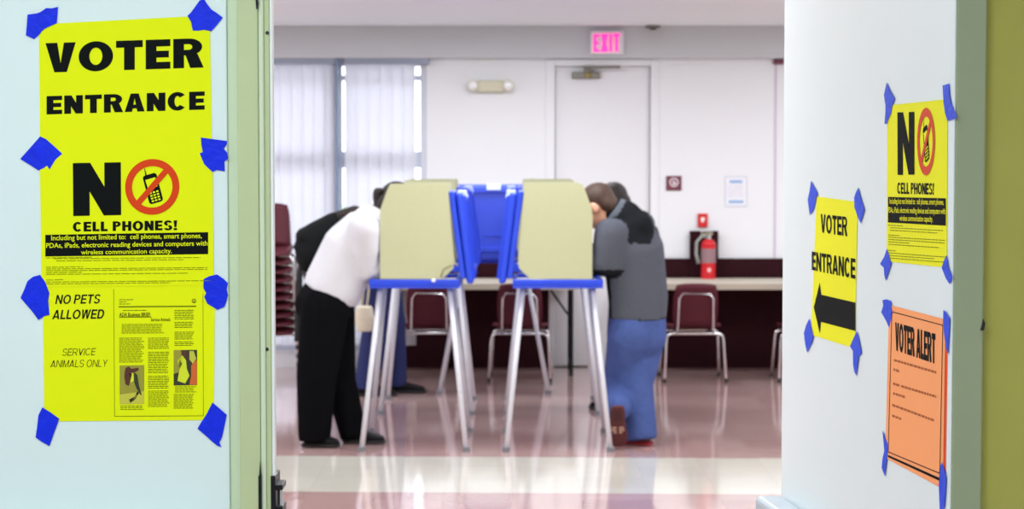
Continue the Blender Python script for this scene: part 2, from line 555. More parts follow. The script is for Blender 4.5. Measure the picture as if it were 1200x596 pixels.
# vertical blinds, each hanging slat is cloth-thin vinyl
def blind(x0, x1, label):
    root = empty('vertical_blind', (0, 0, 0))
    tag(root, label, 'blind', None)
    MB().box(x0 - 0.005, x1 + (0.0 if x0 < -2.5 else 0.1), YB - 0.075, YB - 0.005, Z_wt - 0.035, Z_wt + 0.01).build('head_rail', mat('rail_grey', rgb(150, 158, 178), 0.4, 0.2), root, bevel=0.003)
    n = int(round((x1 - x0) / 0.078))
    w = (x1 - x0) / n
    for i in range(n):
        cx = x0 + (i + 0.5) * w
        a = math.radians(14 + random.uniform(-3, 3))
        hw = 0.044
        s = MB()
        pts_b, pts_t = [], []
        for k in range(5):
            t = (k / 4 - 0.5) * 2
            bow = 0.006 * (1 - t * t)
            dx, dy = t * hw * math.cos(a) + bow * math.sin(a), t * hw * math.sin(a) - bow * math.cos(a)
            pts_b.append((cx + dx, YB - 0.045 + dy, 0.16))
            pts_t.append((cx + dx, YB - 0.045 + dy, Z_wt - 0.036))
        s.add(pts_b + pts_t, [(k, k + 1, 6 + k, 5 + k) for k in range(4)])
        so = s.build('slat', M_blinds, root)
        md = so.modifiers.new('thick', 'SOLIDIFY')
        md.thickness = 0.0012
    return root
blind(X_m - 1.35, X_m - 0.01, 'white vertical blind drawn across the window behind the burgundy chair stack')
blind(P(405.5, 200, YB).x, P(487, 200, YB).x, 'white vertical blind left of the bright window gap, behind the bent white sweater')
# edge post seen between the two blinds
struct(MB().box(P(394.3, 200, YB - .05).x, P(397.2, 200, YB - .05).x, YB - 0.085, YB - 0.004, 0.1, Z_wt).build('trim_window_post', mat('post_blue_grey', rgb(120, 140, 168), 0.5)))
# outside
struct(MB().box(-14, 14, YB + 0.3, YB + 40, -0.35, -0.25).build('ground_outside', mat('outside_pavement', rgb(205, 205, 200), 0.9, noise=0.1, nscale=2)))
hb = MB()
for i in range(900):
    x = random.uniform(-9, 3)
    z = random.uniform(-0.2, 0.7)
    y = YB + 14 + random.uniform(-0.5, 0.5)
    a = random.uniform(0, 6.28)
    r = random.uniform(0.10, 0.22)
    u = Vector((math.cos(a), 0.4 * math.sin(a), math.sin(a))) * r
    v = Vector((-math.sin(a), 0.3, math.cos(a))) * r * 0.6
    c = Vector((x, y, z))
    hb.add([c - u, c + v, c + u, c - v], [(0, 1, 2, 3)])
hd = hb.build('hedge', mat('hedge_leaf', rgb(96, 140, 84), 0.8, noise=0.3, nscale=3))
tag(hd, 'green hedge outside, seen through the narrow window gap', 'hedge')

# ------------------------------------------------------------------ lettering
def arc(cx, cy, ax, ay, bx, by, a0, a1, n=28):
    """band between two ellipses from angle a0 to a1 (degrees)"""
    out = []
    for i in range(n):
        t0, t1 = math.radians(a0 + (a1 - a0) * i / n), math.radians(a0 + (a1 - a0) * (i + 1) / n)
        out.append([(cx + ax * math.cos(t0), cy + ay * math.sin(t0)), (cx + ax * math.cos(t1), cy + ay * math.sin(t1)),
                    (cx + bx * math.cos(t1), cy + by * math.sin(t1)), (cx + bx * math.cos(t0), cy + by * math.sin(t0))])
    return out

def R4(x0, y0, x1, y1):
    return [(x0, y0), (x1, y0), (x1, y1), (x0, y1)]

def glyph(ch, t, th, wide=1.0):
    """bold capital of height 1: list of outlines and its width"""
    w = dict(V=.86, O=.98, T=.76, E=.70, R=.84, N=.84, A=.90, C=.88, L=.64, P=.76, H=.84, S=.78, X=.84, I=t).get(ch, .3) * wide
    if ch == 'I':
        w = t
    if ch == 'V':
        return [[(0, 1), (t * 1.1, 1), (w / 2, .30), (w / 2 + t * .1, 0), (w / 2 - t * .58, 0)], [(w, 1), (w - t * 1.1, 1), (w / 2, .30), (w / 2 - t * .1, 0), (w / 2 + t * .58, 0)]], w
    if ch == 'A':
        return [[(0, 0), (t * 1.08, 0), (w / 2, .74), (w / 2 + t * .1, 1), (w / 2 - t * .58, 1)], [(w, 0), (w - t * 1.08, 0), (w / 2, .74), (w / 2 - t * .1, 1), (w / 2 + t * .58, 1)], R4(w * .24, .18, w * .76, .18 + th * .9)], w
    if ch == 'N':
        return [R4(0, 0, t, 1), R4(w - t, 0, w, 1), [(0, 1), (t * 1.05, 1), (w, 0), (w - t * 1.05, 0)]], w
    if ch == 'W':
        w = 1.14 * wide
        h, q = w / 2, []
        for x0 in (0, h - t * .28):
            x1 = x0 + h + t * .28
            mid = (x0 + x1) / 2
            q += [[(x0, 1), (x0 + t, 1), (mid + t * .1, .2), (mid + t * .45, 0), (mid - t * .5, 0)], [(x1, 1), (x1 - t, 1), (mid - t * .1, .2), (mid - t * .45, 0), (mid + t * .5, 0)]]
        return q, w
    if ch == 'D':
        w = .82 * wide
        return [R4(0, 0, t, 1), R4(t, 1 - th, w - .42, 1), R4(t, 0, w - .42, th)] + arc(w - .43, .5, .43, .5, .43 - t, .5 - th, -90, 90, 24), w
    if ch == 'M':
        w = .96 * wide
        return [R4(0, 0, t, 1), R4(w - t, 0, w, 1), [(0, 1), (t * 1.1, 1), (w / 2 + t * .45, 0), (w / 2 - t * .45, 0)], [(w, 1), (w - t * 1.1, 1), (w / 2 - t * .45, 0), (w / 2 + t * .45, 0)]], w
    if ch == 'Y':
        w = .84 * wide
        return [[(0, 1), (t * 1.2, 1), (w / 2 + t / 2, .42), (w / 2 - t / 2, .38)], [(w, 1), (w - t * 1.2, 1), (w / 2 - t / 2, .42), (w / 2 + t / 2, .38)], R4(w / 2 - t / 2, 0, w / 2 + t / 2, .42)], w
    if ch == 'X':
        return [[(0, 1), (t * 1.25, 1), (w, 0), (w - t * 1.25, 0)], [(w, 1), (w - t * 1.25, 1), (0, 0), (t * 1.25, 0)]], w
    if ch == 'E':
        return [R4(0, 0, t, 1), R4(t, 1 - th, w, 1), R4(t, 0, w, th), R4(t, .5 - th * .48, w * .94, .5 + th * .48)], w
    if ch == 'L':
        return [R4(0, 0, t, 1), R4(t, 0, w, th)], w
    if ch == 'T':
        return [R4(0, 1 - th, w, 1), R4(w / 2 - t / 2, 0, w / 2 + t / 2, 1 - th)], w
    if ch == 'H':
        return [R4(0, 0, t, 1), R4(w - t, 0, w, 1), R4(t, .5 - th / 2, w - t, .5 + th / 2)], w
    if ch == 'I':
        return [R4(0, 0, t, 1)], w
    if ch == 'O':
        return arc(w / 2, .5, w / 2, .51, w / 2 - t, .51 - th * .92, 0, 360, 48), w
    if ch == 'C':
        return arc(w / 2 + .01, .5, w / 2, .51, w / 2 - t, .51 - th * .92, 42, 318, 40), w
    if ch in 'PR':
        r = .285
        bx = max(r, t + .09)
        g = [R4(0, 0, t, 1), R4(t, 1 - th * .8, w - bx - .02, 1), R4(t, 1 - 2 * r, w - bx - .02, 1 - 2 * r + th * .8)] if w - bx - .02 > t else [R4(0, 0, t, 1), R4(t * .8, 1 - th * .8, t, 1), R4(t * .8, 1 - 2 * r, t, 1 - 2 * r + th * .8)]
        g += arc(w - bx - .02, 1 - r, bx, r, bx - t * .92, r - th * .8, -90, 90, 20)
        if ch == 'R':
            g.append([(w * .40, .48), (w * .40 + t * 1.15, .48), (w + .03, 0), (w + .03 - t * 1.25, 0)])
        return g, w
    if ch == 'S':
        g = arc(w / 2, .735, w / 2 - .015, .275, w / 2 - .015 - t * .95, .275 - th * .85, 15, 262, 26)
        g += arc(w / 2, .265, w / 2, .275, w / 2 - t * .95, .275 - th * .85, 82, -165, 26)
        return g, w
    if ch == '!':
        return [[(0, 1), (t * 1.1, 1), (t * .85, .30), (t * .25, .30)], R4(t * .02, 0, t * 1.06, .21)], t * 1.1
    if ch == ':':
        return [R4(0, 0, t, .2), R4(0, .5, t, .7)], t
    return [], .30

def word_outlines(s, t, th, gap=.09, wide=1.0, space=.34):
    x, out = 0.0, []
    for ch in s:
        g, w = glyph(ch, t, th, wide)
        if ch == ' ':
            x += space
            continue
        out += [[(px + x, py) for px, py in o] for o in g]
        x += w + gap
    return out, x - gap

def quad_point(Q, u, v):
    """Q = TL, TR, BR, BL pixels; u to the right, v up"""
    tl, tr, br, bl = Q
    b = (bl[0] + (br[0] - bl[0]) * u, bl[1] + (br[1] - bl[1]) * u)
    t = (tl[0] + (tr[0] - tl[0]) * u, tl[1] + (tr[1] - tl[1]) * u)
    return b[0] + (t[0] - b[0]) * v, b[1] + (t[1] - b[1]) * v

def surf_quad(surf, Q, off):
    """corner points of the pixel quad on the door surface, and bilinear interpolation between them in space"""
    c = [surf(x, y, off) for x, y in Q]
    def f(u, v):
        b = c[3].lerp(c[2], u)
        t = c[0].lerp(c[1], u)
        return b.lerp(t, v)
    return f

def bold(surf, s, Q, off, material, parent, t=.25, th=.21, gap=.09, wide=1.0, space=.34, name='lettering', shear=0.0):
    outl, w = word_outlines(s, t, th, gap, wide, space)
    if shear:
        outl = [[(x + shear * y, y) for x, y in o] for o in outl]
        w += shear
    f = surf_quad(surf, Q, off)
    m = MB()
    lift = f(0, 0) - surf_quad(surf, Q, off - .00002)(0, 0)
    for i, o in enumerate(outl):
        m.poly([f(x / w, y) + lift * (i % 8) for x, y in o])
    return m.build(name, material, parent)

def regular(surf, s, Q, off, material, parent, offset=0.0, shear=0.0, name='lettering', cap=True):
    c = bpy.data.curves.new('lettering_curve', 'FONT')
    c.body = s
    c.offset = offset
    c.shear = shear
    c.resolution_u = 3
    o = bpy.data.objects.new('lettering_curve', c)
    COL.objects.link(o)
    dg = bpy.context.evaluated_depsgraph_get()
    dg.update()
    me = o.evaluated_get(dg).to_mesh()
    vs = [v.co.copy() for v in me.vertices]
    fs = [tuple(p.vertices) for p in me.polygons]
    o.evaluated_get(dg).to_mesh_clear()
    bpy.data.objects.remove(o)
    bpy.data.curves.remove(c)
    x0, x1 = min(v.x for v in vs), max(v.x for v in vs)
    y0, y1 = min(v.y for v in vs), max(v.y for v in vs)
    f = surf_quad(surf, Q, off)
    m = MB()
    m.add([f((v.x - x0) / (x1 - x0), (v.y - y0) / (y1 - y0)) for v in vs], fs)
    return m.build(name, material, parent)

def print_rows(mb, surf, rows, off, h=0.8, word=(4, 12), gap=1.2, dens=0.9):
    """rows of unreadably small print: (x0, y0, x1, y1) pixel lines broken into word-long dashes"""
    for (x0, y0, x1, y1) in rows:
        x = x0
        sl = (y1 - y0) / max(1e-6, (x1 - x0))
        while x < x1 - 0.5:
            w = min(random.uniform(*word), x1 - x)
            ya, yb = y0 + sl * (x - x0), y0 + sl * (x + w - x0)
            mb.poly([surf(x, ya + h / 2, off), surf(x + w, yb + h / 2, off), surf(x + w, yb - h / 2, off), surf(x, ya - h / 2, off)])
            x += w + gap
    return mb

def bar(mb, surf, Q, off):
    mb.poly([surf(x, y, off) for x, y in Q])
    return mb

def sheet(surf, Q, name, material, label, cat='notice', off=0.0008, nx=10, ny=10, curl=0.0, group=None):
    """a sheet of paper fixed to the door: thin, very slightly wavy solid"""
    m = MB()
    f0 = surf_quad(surf, Q, off)
    nrm = (surf(Q[0][0], Q[0][1], 1.0) - surf(Q[0][0], Q[0][1], 0.0))
    vs, fs = [], []
    for j in range(ny + 1):
        for i in range(nx + 1):
            vs.append(f0(i / nx, j / ny))
    for j in range(ny):
        for i in range(nx):
            a = j * (nx + 1) + i
            fs.append((a, a + 1, a + nx + 2, a + nx + 1))
    m.add(vs, fs)
    o = m.build(name, material)
    md = o.modifiers.new('paper', 'SOLIDIFY')
    md.thickness = 0.0004
    md.offset = 0
    tag(o, label, cat, group)
    return o

def prohibition(surf, c, rx, ry, shear, off, parent, black, red, yellow):
    """crossed-out handset: c is the centre pixel, shear tilts the x axis"""
    def q(u, v, o=0.0):
        return surf(c[0] + rx * u, c[1] - ry * v + shear * u * rx, off + o)
    k = MB()
    n = 48
    o_ = [q(math.cos(2 * math.pi * i / n), math.sin(2 * math.pi * i / n), .0006) for i in range(n)]
    i_ = [q(.745 * math.cos(2 * math.pi * i / n), .745 * math.sin(2 * math.pi * i / n), .0006) for i in range(n)]
    k.add(o_ + i_, [(i, (i + 1) % n, n + (i + 1) % n, n + i) for i in range(n)])
    # handset, leaning back
    A = math.radians(15)
    def h(u, v):
        return (u * math.cos(A) - v * math.sin(A) + .02, u * math.sin(A) + v * math.cos(A) - .05)
    body = []
    for cx, cy, a0 in ((.16, .42, 0), (-.16, .42, 90), (-.16, -.44, 180), (.16, -.44, 270)):
        for i in range(6):
            t = math.radians(a0 + 90 * i / 5)
            body.append(h(cx + .10 * math.cos(t), cy + .10 * math.sin(t)))
    ph = MB()
    ph.poly([q(u, v, .0002) for u, v in body])
    ph.poly([q(*h(u, v), .0002) for u, v in ((-.15, .48), (-.09, .48), (-.10, .78), (-.12, .78))])
    ph.build('handset_picture', black, parent)
    sc = MB()
    sc.poly([q(*h(u, v), .0004) for u, v in ((-.19, .36), (.19, .36), (.19, .02), (-.17, .0))])
    for r in range(4):
        for cc in range(3):
            x, y = -.16 + cc * .125, -.12 - r * .10
            sc.poly([q(*h(u, v), .0004) for u, v in ((x, y), (x + .085, y), (x + .085, y - .06), (x, y - .06))])
    sc.build('handset_screen', yellow, parent)
    a = math.radians(48)
    d, e = (math.cos(a), math.sin(a)), (-math.sin(a), math.cos(a))
    k.poly([q(d[0] * s * .80 + e[0] * g, d[1] * s * .80 + e[1] * g, .0007) for s, g in ((-1, -.105), (1, -.105), (1, .105), (-1, .105))])
    k.build('prohibition_ring', red, parent)

def tape(surf, pts, label, group, material=M_tape, off=0.0020, th=0.0006):
    n = len(pts)
    m = MB()
    nv = (surf(600, 300, 1.0) - surf(600, 300, 0.0))
    m2 = [surf(x, y, off) for x, y in pts]
    bk = [surf(x, y, off - th) for x, y in pts]
    m.add(bk + m2, [tuple(range(n))[::-1], tuple(range(n, 2 * n))] + [(i, (i + 1) % n, n + (i + 1) % n, n + i) for i in range(n)])
    o = m.build('tape_strip', material)
    tag(o, label, 'tape', group)
    return o

# ---- the three yellow sheets on the closed door
s1 = sheet(panel, [(45.5, 28.5), (246, 18), (248.5, 184), (47, 184)], 'paper_notice', M_yellow, 'yellow VOTER ENTRANCE sheet taped at the top of the closed white door')
bold(panel, 'VOTER', [(53.3, 50.6), (237.6, 44.6), (237.6, 79), (53.3, 85)], .0014, M_ink, s1, t=.36, th=.235, gap=.10, wide=1.18)
bold(panel, 'ENTRANCE', [(54.6, 112.6), (239.8, 107), (239.8, 128.2), (54.6, 134)], .0014, M_ink, s1, t=.35, th=.235, gap=.11, wide=1.14)
s2 = sheet(panel, [(46.5, 181), (249, 178.5), (250.5, 334), (49, 336)], 'paper_notice', M_yellow, 'yellow NO CELL PHONES sheet at the middle of the closed white door', off=.0016)
bold(panel, 'N', [(85.3, 191), (141.6, 190), (142, 251.8), (85.8, 253)], .0022, M_ink, s2, t=.29, th=.2)
prohibition(panel, (178.4, 218.8), 31.8, 32.6, -0.02, .0020, s2, M_ink, M_red_ink, M_yellow)
bold(panel, 'CELL PHONES!', [(85.3, 260.0), (207.6, 258.0), (207.6, 269.4), (85.3, 271.2)], .0022, M_ink, s2, t=.30, th=.22, gap=.12)
m = MB()
bar(m, panel, [(53, 275), (243.9, 271.8), (243.9, 297.5), (53, 300.3)], .0022)
m.build('black_band', M_ink, s2)
regular(panel, 'Including but not limited to:  cell phones, smart phones,', [(60, 275.6), (236.5, 272.9), (236.5, 280.6), (60, 283.3)], .0026, M_yellow, s2, offset=.012)
regular(panel, 'PDAs, iPads, electronic reading devices and computers with', [(54, 284.6), (243.3, 281.8), (243.3, 289.4), (54, 292.2)], .0026, M_yellow, s2, offset=.012)
regular(panel, 'wireless communication capacity.', [(95, 292.6), (201.5, 291.0), (201.5, 298.2), (95, 299.8)], .0026, M_yellow, s2, offset=.012)
m = MB()
print_rows(m, panel, [(54, 302, 108, 301.2), (63, 303, 235, 301.5), (66, 305.5, 215, 304), (54, 313, 97, 312.3), (54, 315, 243, 313.3), (54, 317, 243, 315.3), (54, 319.3, 96, 318.6), (54, 321.3, 220, 319.8), (54, 328, 74, 327.5), (54, 330.3, 247, 328.6), (54, 332.6, 200, 331)], .0022, h=.75)
m.build('fine_print', M_ink_grey, s2)
s3 = sheet(panel, [(50, 333), (252, 331), (250.5, 491.8), (52, 493.5)], 'paper_notice', M_yellow, 'yellow NO PETS ALLOWED sheet, lowest on the closed white door', off=.0008)
# the sheet is a plain rectangle: its right edge runs straight down
bold(panel, 'NO PETS', [(64.6, 345.4), (118.4, 344.6), (118.4, 355.2), (64.6, 356)], .0014, M_ink, s3, t=.20, th=.165, gap=.12, shear=.22)
bold(panel, 'ALLOWED', [(61, 363), (123, 362.2), (123, 373), (61, 373.8)], .0014, M_ink, s3, t=.20, th=.165, gap=.12, shear=.22)
bold(panel, 'SERVICE', [(72.7, 408.3), (112.6, 407.6), (112.6, 415.8), (72.7, 416.5)], .0014, M_ink, s3, t=.105, th=.095, gap=.15, shear=.22)
bold(panel, 'ANIMALS ONLY', [(58.8, 421.8), (126.5, 421), (126.5, 429.4), (58.8, 430.2)], .0014, M_ink, s3, t=.105, th=.095, gap=.15, shear=.22)
m = MB()
bar(m, panel, [(133.0, 338.5), (133.5, 338.5), (134.6, 487.5), (134.0, 487.5)], .0014)
bar(m, panel, [(134, 487.2), (238.4, 486.6), (238.4, 487.2), (134, 487.8)], .0014)
bar(m, panel, [(237.6, 344), (238.1, 344), (238.6, 487), (238.1, 487)], .0014)
bar(m, panel, [(139, 358.6), (230, 358), (230, 359.3), (139, 359.9)], .0014)
bar(m, panel, [(139.8, 370.8), (177, 370.6), (177, 371.6), (139.8, 371.8)], .0014)
m.build('ruled_line', M_ink_mid, s3)
regular(panel, 'ADA Business BRIEF:', [(139.8, 366.2), (176.5, 366), (176.5, 370.4), (139.8, 370.6)], .0014, M_ink, s3, offset=.012)
regular(panel, 'Service Animals', [(176.8, 372.3), (199.5, 372.1), (199.5, 376), (176.8, 376.2)], .0014, M_ink, s3, offset=.012)
m = MB()
def rows(x0, x1, y0, y1, st=2.0):
    y = y0
    o = []
    while y < y1:
        o.append((x0, y, x1 - random.uniform(0, (x1 - x0) * .12), y - .2))
        y += st
    return o
pr = [(139.5, 351, 156, 350.9), (139.5, 353.6, 148, 353.5), (139.5, 356, 153, 355.9), (144, 363.6, 172, 363.4)]
pr += rows(142.5, 194, 380.0, 391.5) + rows(139.6, 169, 396, 426) + rows(173.5, 198.5, 396, 409) + rows(173.5, 198.5, 412.5, 437) + rows(173.5, 198.5, 440.5, 455) + rows(173.5, 198.5, 458, 477)
pr += rows(204.5, 228, 363.5, 374) + rows(204.5, 228, 377.5, 385.5) + rows(204.5, 228, 389, 397.5) + rows(204.5, 228, 400.5, 406) + rows(141, 169, 475.5, 481) + rows(205, 230, 453, 459.5) + rows(203.5, 228, 462, 480)
print_rows(m, panel, pr, .0014, h=.8, word=(2, 6), gap=.7)
m.build('fine_print', M_ink_mid, s3)
m = MB()
n = 20
m.add([panel(227.3 + 2.6 * math.cos(2 * math.pi * i / n), 352.4 + 2.6 * math.sin(2 * math.pi * i / n), .0014) for i in range(n)] +
      [panel(227.3 + 1.7 * math.cos(2 * math.pi * i / n), 352.4 + 1.7 * math.sin(2 * math.pi * i / n), .0014) for i in range(n)], [(i, (i + 1) % n, n + (i + 1) % n, n + i) for i in range(n)])
m.poly([panel(226.2, 353.6, .0014), panel(228.4, 353.6, .0014), panel(227.3, 351, .0014)])
m.build('round_seal', M_ink_mid, s3)
# the two small printed pictures
def picture(Q, base, shapes, name):
    m = MB()
    bar(m, panel, Q, .0014)
    o = m.build(name, base, s3)
    for mt, pts in shapes:
        k = MB()
        bar(k, panel, pts, .0017)
        k.build('picture_area', mt, o)
M_pa = mat('print_olive', rgb(150, 146, 40), .7)
M_pb = mat('print_maroon', rgb(84, 40, 24), .7)
M_pc = mat('print_tan', rgb(196, 190, 60), .7)
M_pd = mat('print_dark', rgb(46, 48, 22), .7)
M_pe = mat('print_orange', rgb(206, 96, 30), .7)
M_pf = mat('print_lime', rgb(212, 222, 30), .7)
picture([(140.2, 428), (169, 427.6), (169, 473), (140.2, 473.4)], M_pa, [
    (M_pc, [(140.2, 462), (169, 458), (169, 473), (140.2, 473.4)]),
    (M_pb, [(147, 431), (151, 429), (155, 433), (154, 441), (151, 452), (147, 450), (145.5, 440)]),
    (M_pb, [(153, 432), (162, 430.5), (163, 433), (158, 436), (155, 437)]),
    (M_pf, [(151.5, 437), (156, 436), (157, 446), (153, 448)]),
    (M_pd, [(157, 436), (161, 439), (163, 452), (166, 462), (165, 463), (160, 455), (157, 447)]),
    (M_pd, [(151, 468), (158, 464), (161, 458), (163, 460), (159, 467), (153, 472)])], 'picture_print')
picture([(203.5, 410), (231, 409.6), (231, 451), (203.5, 451.4)], M_pd, [
    (M_pa, [(203.5, 410), (212, 410), (214, 424), (209, 436), (203.5, 438)]),
    (M_pf, [(208, 422), (214, 416), (218, 422), (219, 432), (222, 440), (217, 449), (208, 446), (210, 434)]),
    (M_pb, [(213, 411), (218, 410), (219, 419), (214, 421)]),
    (M_pc, [(222, 411), (227, 411), (230, 420), (226, 426), (222, 421)]),
    (M_pe, [(224, 428), (230.8, 421), (230.8, 450.6), (222, 450.6), (224, 440)])], 'picture_print')

Z = lambda s, ox, oy, pts: [(ox + x / s, oy + y / s) for x, y in pts]
a1, a3 = 3.506, 2.1606
GL = 'blue tape strips on the closed door'
tape(panel, Z(a1, 0, 0, [(113, 60), (150, 55), (165, 50), (190, 33), (213, 34), (238, 28), (236, 62), (233, 95), (185, 117), (170, 130), (165, 138), (140, 160), (106, 145), (110, 100)]), 'blue tape on the upper left corner of the yellow VOTER ENTRANCE sheet', GL)
tape(panel, Z(a1, 0, 0, [(770, 65), (785, 50), (800, 30), (820, 2), (838, -4), (852, 18), (870, 40), (892, 54), (915, 72), (895, 98), (868, 128), (835, 122), (815, 126), (792, 125), (788, 108), (785, 90)]), 'blue tape on the upper right corner of the yellow VOTER ENTRANCE sheet', GL)
tape(panel, [(47, 159.7), (54, 163), (62, 170), (73, 180), (65, 187), (58, 198.5), (55, 194), (51, 197), (45, 199.5), (35, 193), (23.7, 186), (30, 179), (38, 170)], 'blue tape at left joining the VOTER ENTRANCE and NO CELL PHONES sheets', GL)
tape(panel, [(235.3, 161), (250, 163), (266, 165), (266, 168), (265, 170), (262, 174), (266.5, 179), (267.5, 186), (263, 189), (263.3, 200.5), (254, 199), (248.7, 201.3), (244, 197), (239, 192), (234, 179.5), (237.6, 178), (236, 170)], 'blue tape at right joining the VOTER ENTRANCE and NO CELL PHONES sheets', GL)
tape(panel, [(39, 324), (47, 321.8), (53, 330), (57.8, 343), (56.5, 352), (58, 368.6), (52, 370), (44.9, 374.6), (38, 365), (24, 348.7), (28, 340), (32, 329.5), (36, 326)], 'blue tape at left joining the NO CELL PHONES and NO PETS ALLOWED sheets', GL)
tape(panel, Z(a3, 0, 320, [(515, 15), (530, 7), (550, 3), (566, 14), (577, 25), (574, 40), (577, 55), (573, 72), (568, 85), (550, 92), (525, 77), (517, 60), (522, 50), (515, 38)]), 'blue tape at right joining the NO CELL PHONES and NO PETS ALLOWED sheets', GL)
tape(panel, Z(a3, 0, 320, [(107, 339), (128, 352), (150, 368), (140, 395), (125, 437), (107, 427), (90, 415), (94, 388), (97, 360)]), 'blue tape on the lower left corner of the NO PETS ALLOWED sheet', GL)
tape(panel, Z(a3, 0, 320, [(538, 327), (556, 342), (574, 358), (568, 388), (562, 415), (555, 428), (561, 440), (550, 436), (540, 428), (520, 410), (500, 393), (510, 376), (522, 358)]), 'blue tape with torn tail, lower right corner of the NO PETS ALLOWED sheet', GL)

# ---- the notices on the open door
M_yel2 = mat('yellow_paper_open_door', rgb(240, 240, 10), 0.7, noise=0.02, nscale=5, spec=0.2)
v = sheet(leafpt, [(957, 230), (1005, 236.5), (1002, 408), (950.5, 392)], 'paper_notice', M_yel2, 'yellow VOTER ENTRANCE sheet with a black arrow on the open door')
bold(leafpt, 'VOTER', [(961.7, 250.6), (992.6, 254), (992.6, 276.6), (961.7, 272)], .0016, M_ink, v, t=.235, th=.19, gap=.09)
bold(leafpt, 'ENTRANCE', [(951.2, 294.5), (1002.2, 303), (1002.2, 326.6), (951.2, 316)], .0016, M_ink, v, t=.235, th=.19, gap=.09)
m = MB()
s9 = 2.8367
bar(m, leafpt, Z(s9, 900, 190, [(152, 482), (172, 400), (177, 440), (290, 466), (290, 560), (176, 530), (172, 569)]), .0016)
m.build('printed_arrow', M_ink, v)
nn = sheet(leafpt, [(1040, 123.5), (1110.5, 116), (1109.5, 313.5), (1039, 306)], 'paper_notice', M_yel2, 'yellow NO CELL PHONES sheet high on the open door near its hinges')
bold(leafpt, 'N', [(1051.6, 131.6), (1071.4, 131), (1071.4, 204.4), (1051.8, 204.8)], .0016, M_ink, nn, t=.27, th=.2)
prohibition(leafpt, (1085, 165.8), 10.4, 39.5, -0.06, .0014, nn, M_ink, M_red_ink, M_yel2)
bold(leafpt, 'CELL PHONES!', [(1051.4, 213.8), (1094.2, 214.6), (1094.2, 228), (1051.4, 226.8)], .0016, M_ink, nn, t=.24, th=.19, gap=.1)
m = MB()
bar(m, leafpt, [(1040.6, 230.6), (1108.2, 232.2), (1108.2, 264.2), (1040.6, 260.4)], .0016)
m.build('black_band', M_ink, nn)
regular(leafpt, 'Including but not limited to:  cell phones, smart phones,', [(1042.5, 232), (1106, 233.2), (1106, 242), (1042.5, 240.6)], .0020, M_yel2, nn, offset=.012)
regular(leafpt, 'PDAs, iPads, electronic reading devices and computers with', [(1040.8, 242.4), (1107.8, 243.8), (1107.8, 253), (1040.8, 251)], .0020, M_yel2, nn, offset=.012)
regular(leafpt, 'wireless communication capacity.', [(1054, 252), (1093, 253), (1093, 262), (1054, 260.4)], .0020, M_yel2, nn, offset=.012)
m = MB()
print_rows(m, leafpt, [(1041, 263.5, 1058, 264.5), (1043, 266.5, 1105, 270), (1043, 269.5, 1098, 272.8), (1041, 275, 1054, 275.8), (1041, 277.5, 1107, 281.5), (1041, 280.3, 1107, 284.5), (1041, 283, 1066, 284.8), (1041, 286, 1100, 290), (1041, 293, 1050, 293.8), (1041, 296, 1107, 301), (1041, 299, 1095, 303), (1041, 302, 1107, 307)], .0016, h=.8, word=(2, 5), gap=.5)
m.build('fine_print', M_ink_grey, nn)
ob = sheet(leafpt, [(1044, 358.5), (1111, 375.5), (1108, 574), (1039.5, 537)], 'paper_notice', M_orange_d, 'red-orange sheet showing as a thin edge behind the orange VOTER ALERT sheet', off=.0004)
og = sheet(leafpt, [(1042, 357), (1108, 374), (1105, 572), (1037.5, 536)], 'paper_notice', M_orange, 'orange VOTER ALERT sheet low on the open door', off=.0014)
bold(leafpt, 'VOTER ALERT', [(1049, 377.3), (1096, 391), (1096, 426), (1049, 410)], .0022, M_ink, og, t=.28, th=.2, gap=.07, space=.36)
m = MB()
bar(m, leafpt, [(1045.5, 364.6), (1105, 380.4), (1105, 381.4), (1045.5, 365.6)], .0022)
bar(m, leafpt, [(1040.6, 528.5), (1101, 553.6), (1101, 554.8), (1040.6, 529.5)], .0022)
bar(m, leafpt, [(1040.4, 532.6), (1101, 559.6), (1101, 563), (1040.4, 535)], .0022)
bar(m, leafpt, [(1044.8, 364.6), (1045.3, 364.6), (1041, 528.8), (1040.5, 528.8)], .0022)
bar(m, leafpt, [(1104.4, 380.6), (1105, 380.6), (1101.5, 554.6), (1100.8, 554.6)], .0022)
m.build('ruled_border', M_ink, og)
m = MB()
print_rows(m, leafpt, [(1047.5, 421.5, 1097, 436), (1047, 432.5, 1053.5, 434.6), (1046.5, 449, 1055, 451.6), (1056, 452, 1097, 464.5), (1046.5, 460.5, 1060.5, 465), (1045.5, 474, 1095, 492.4), (1045.5, 486.6, 1056, 490.6)], .0022, h=2.6, word=(2, 4), gap=.8)
m.build('fine_print', M_ink_brown, og)

z8, zb = 2.8375, 2.894
GR = 'blue tape strips on the open door'
T = lambda pts, lab: tape(leafpt, pts, lab, GR, M_tape_r)
T(Z(z8, 880, 0, [(451, 274), (462, 300), (478, 328), (470, 350), (466, 375), (451, 412), (444, 411), (447, 370), (447, 350), (442, 316)]), 'blue tape on the upper left corner of the open door\'s NO CELL PHONES sheet')
T(Z(z8, 880, 0, [(637, 284), (658, 278), (661, 320), (666, 345), (683, 380), (684, 393), (668, 397), (653, 402), (645, 375), (640, 340)]), 'blue tape on the upper right corner of the open door\'s NO CELL PHONES sheet')
T(Z(s9, 900, 190, [(395, 287), (403, 312), (410, 336), (402, 362), (391, 393), (386, 372), (385, 350), (372, 338), (386, 314)]), 'blue tape on the lower left corner of the open door\'s NO CELL PHONES sheet')
T(Z(s9, 900, 190, [(592, 308), (597, 330), (600, 350), (614, 381), (609, 392), (603, 405), (590, 384), (577, 350), (584, 330)]), 'blue tape on the lower right corner of the open door\'s NO CELL PHONES sheet')
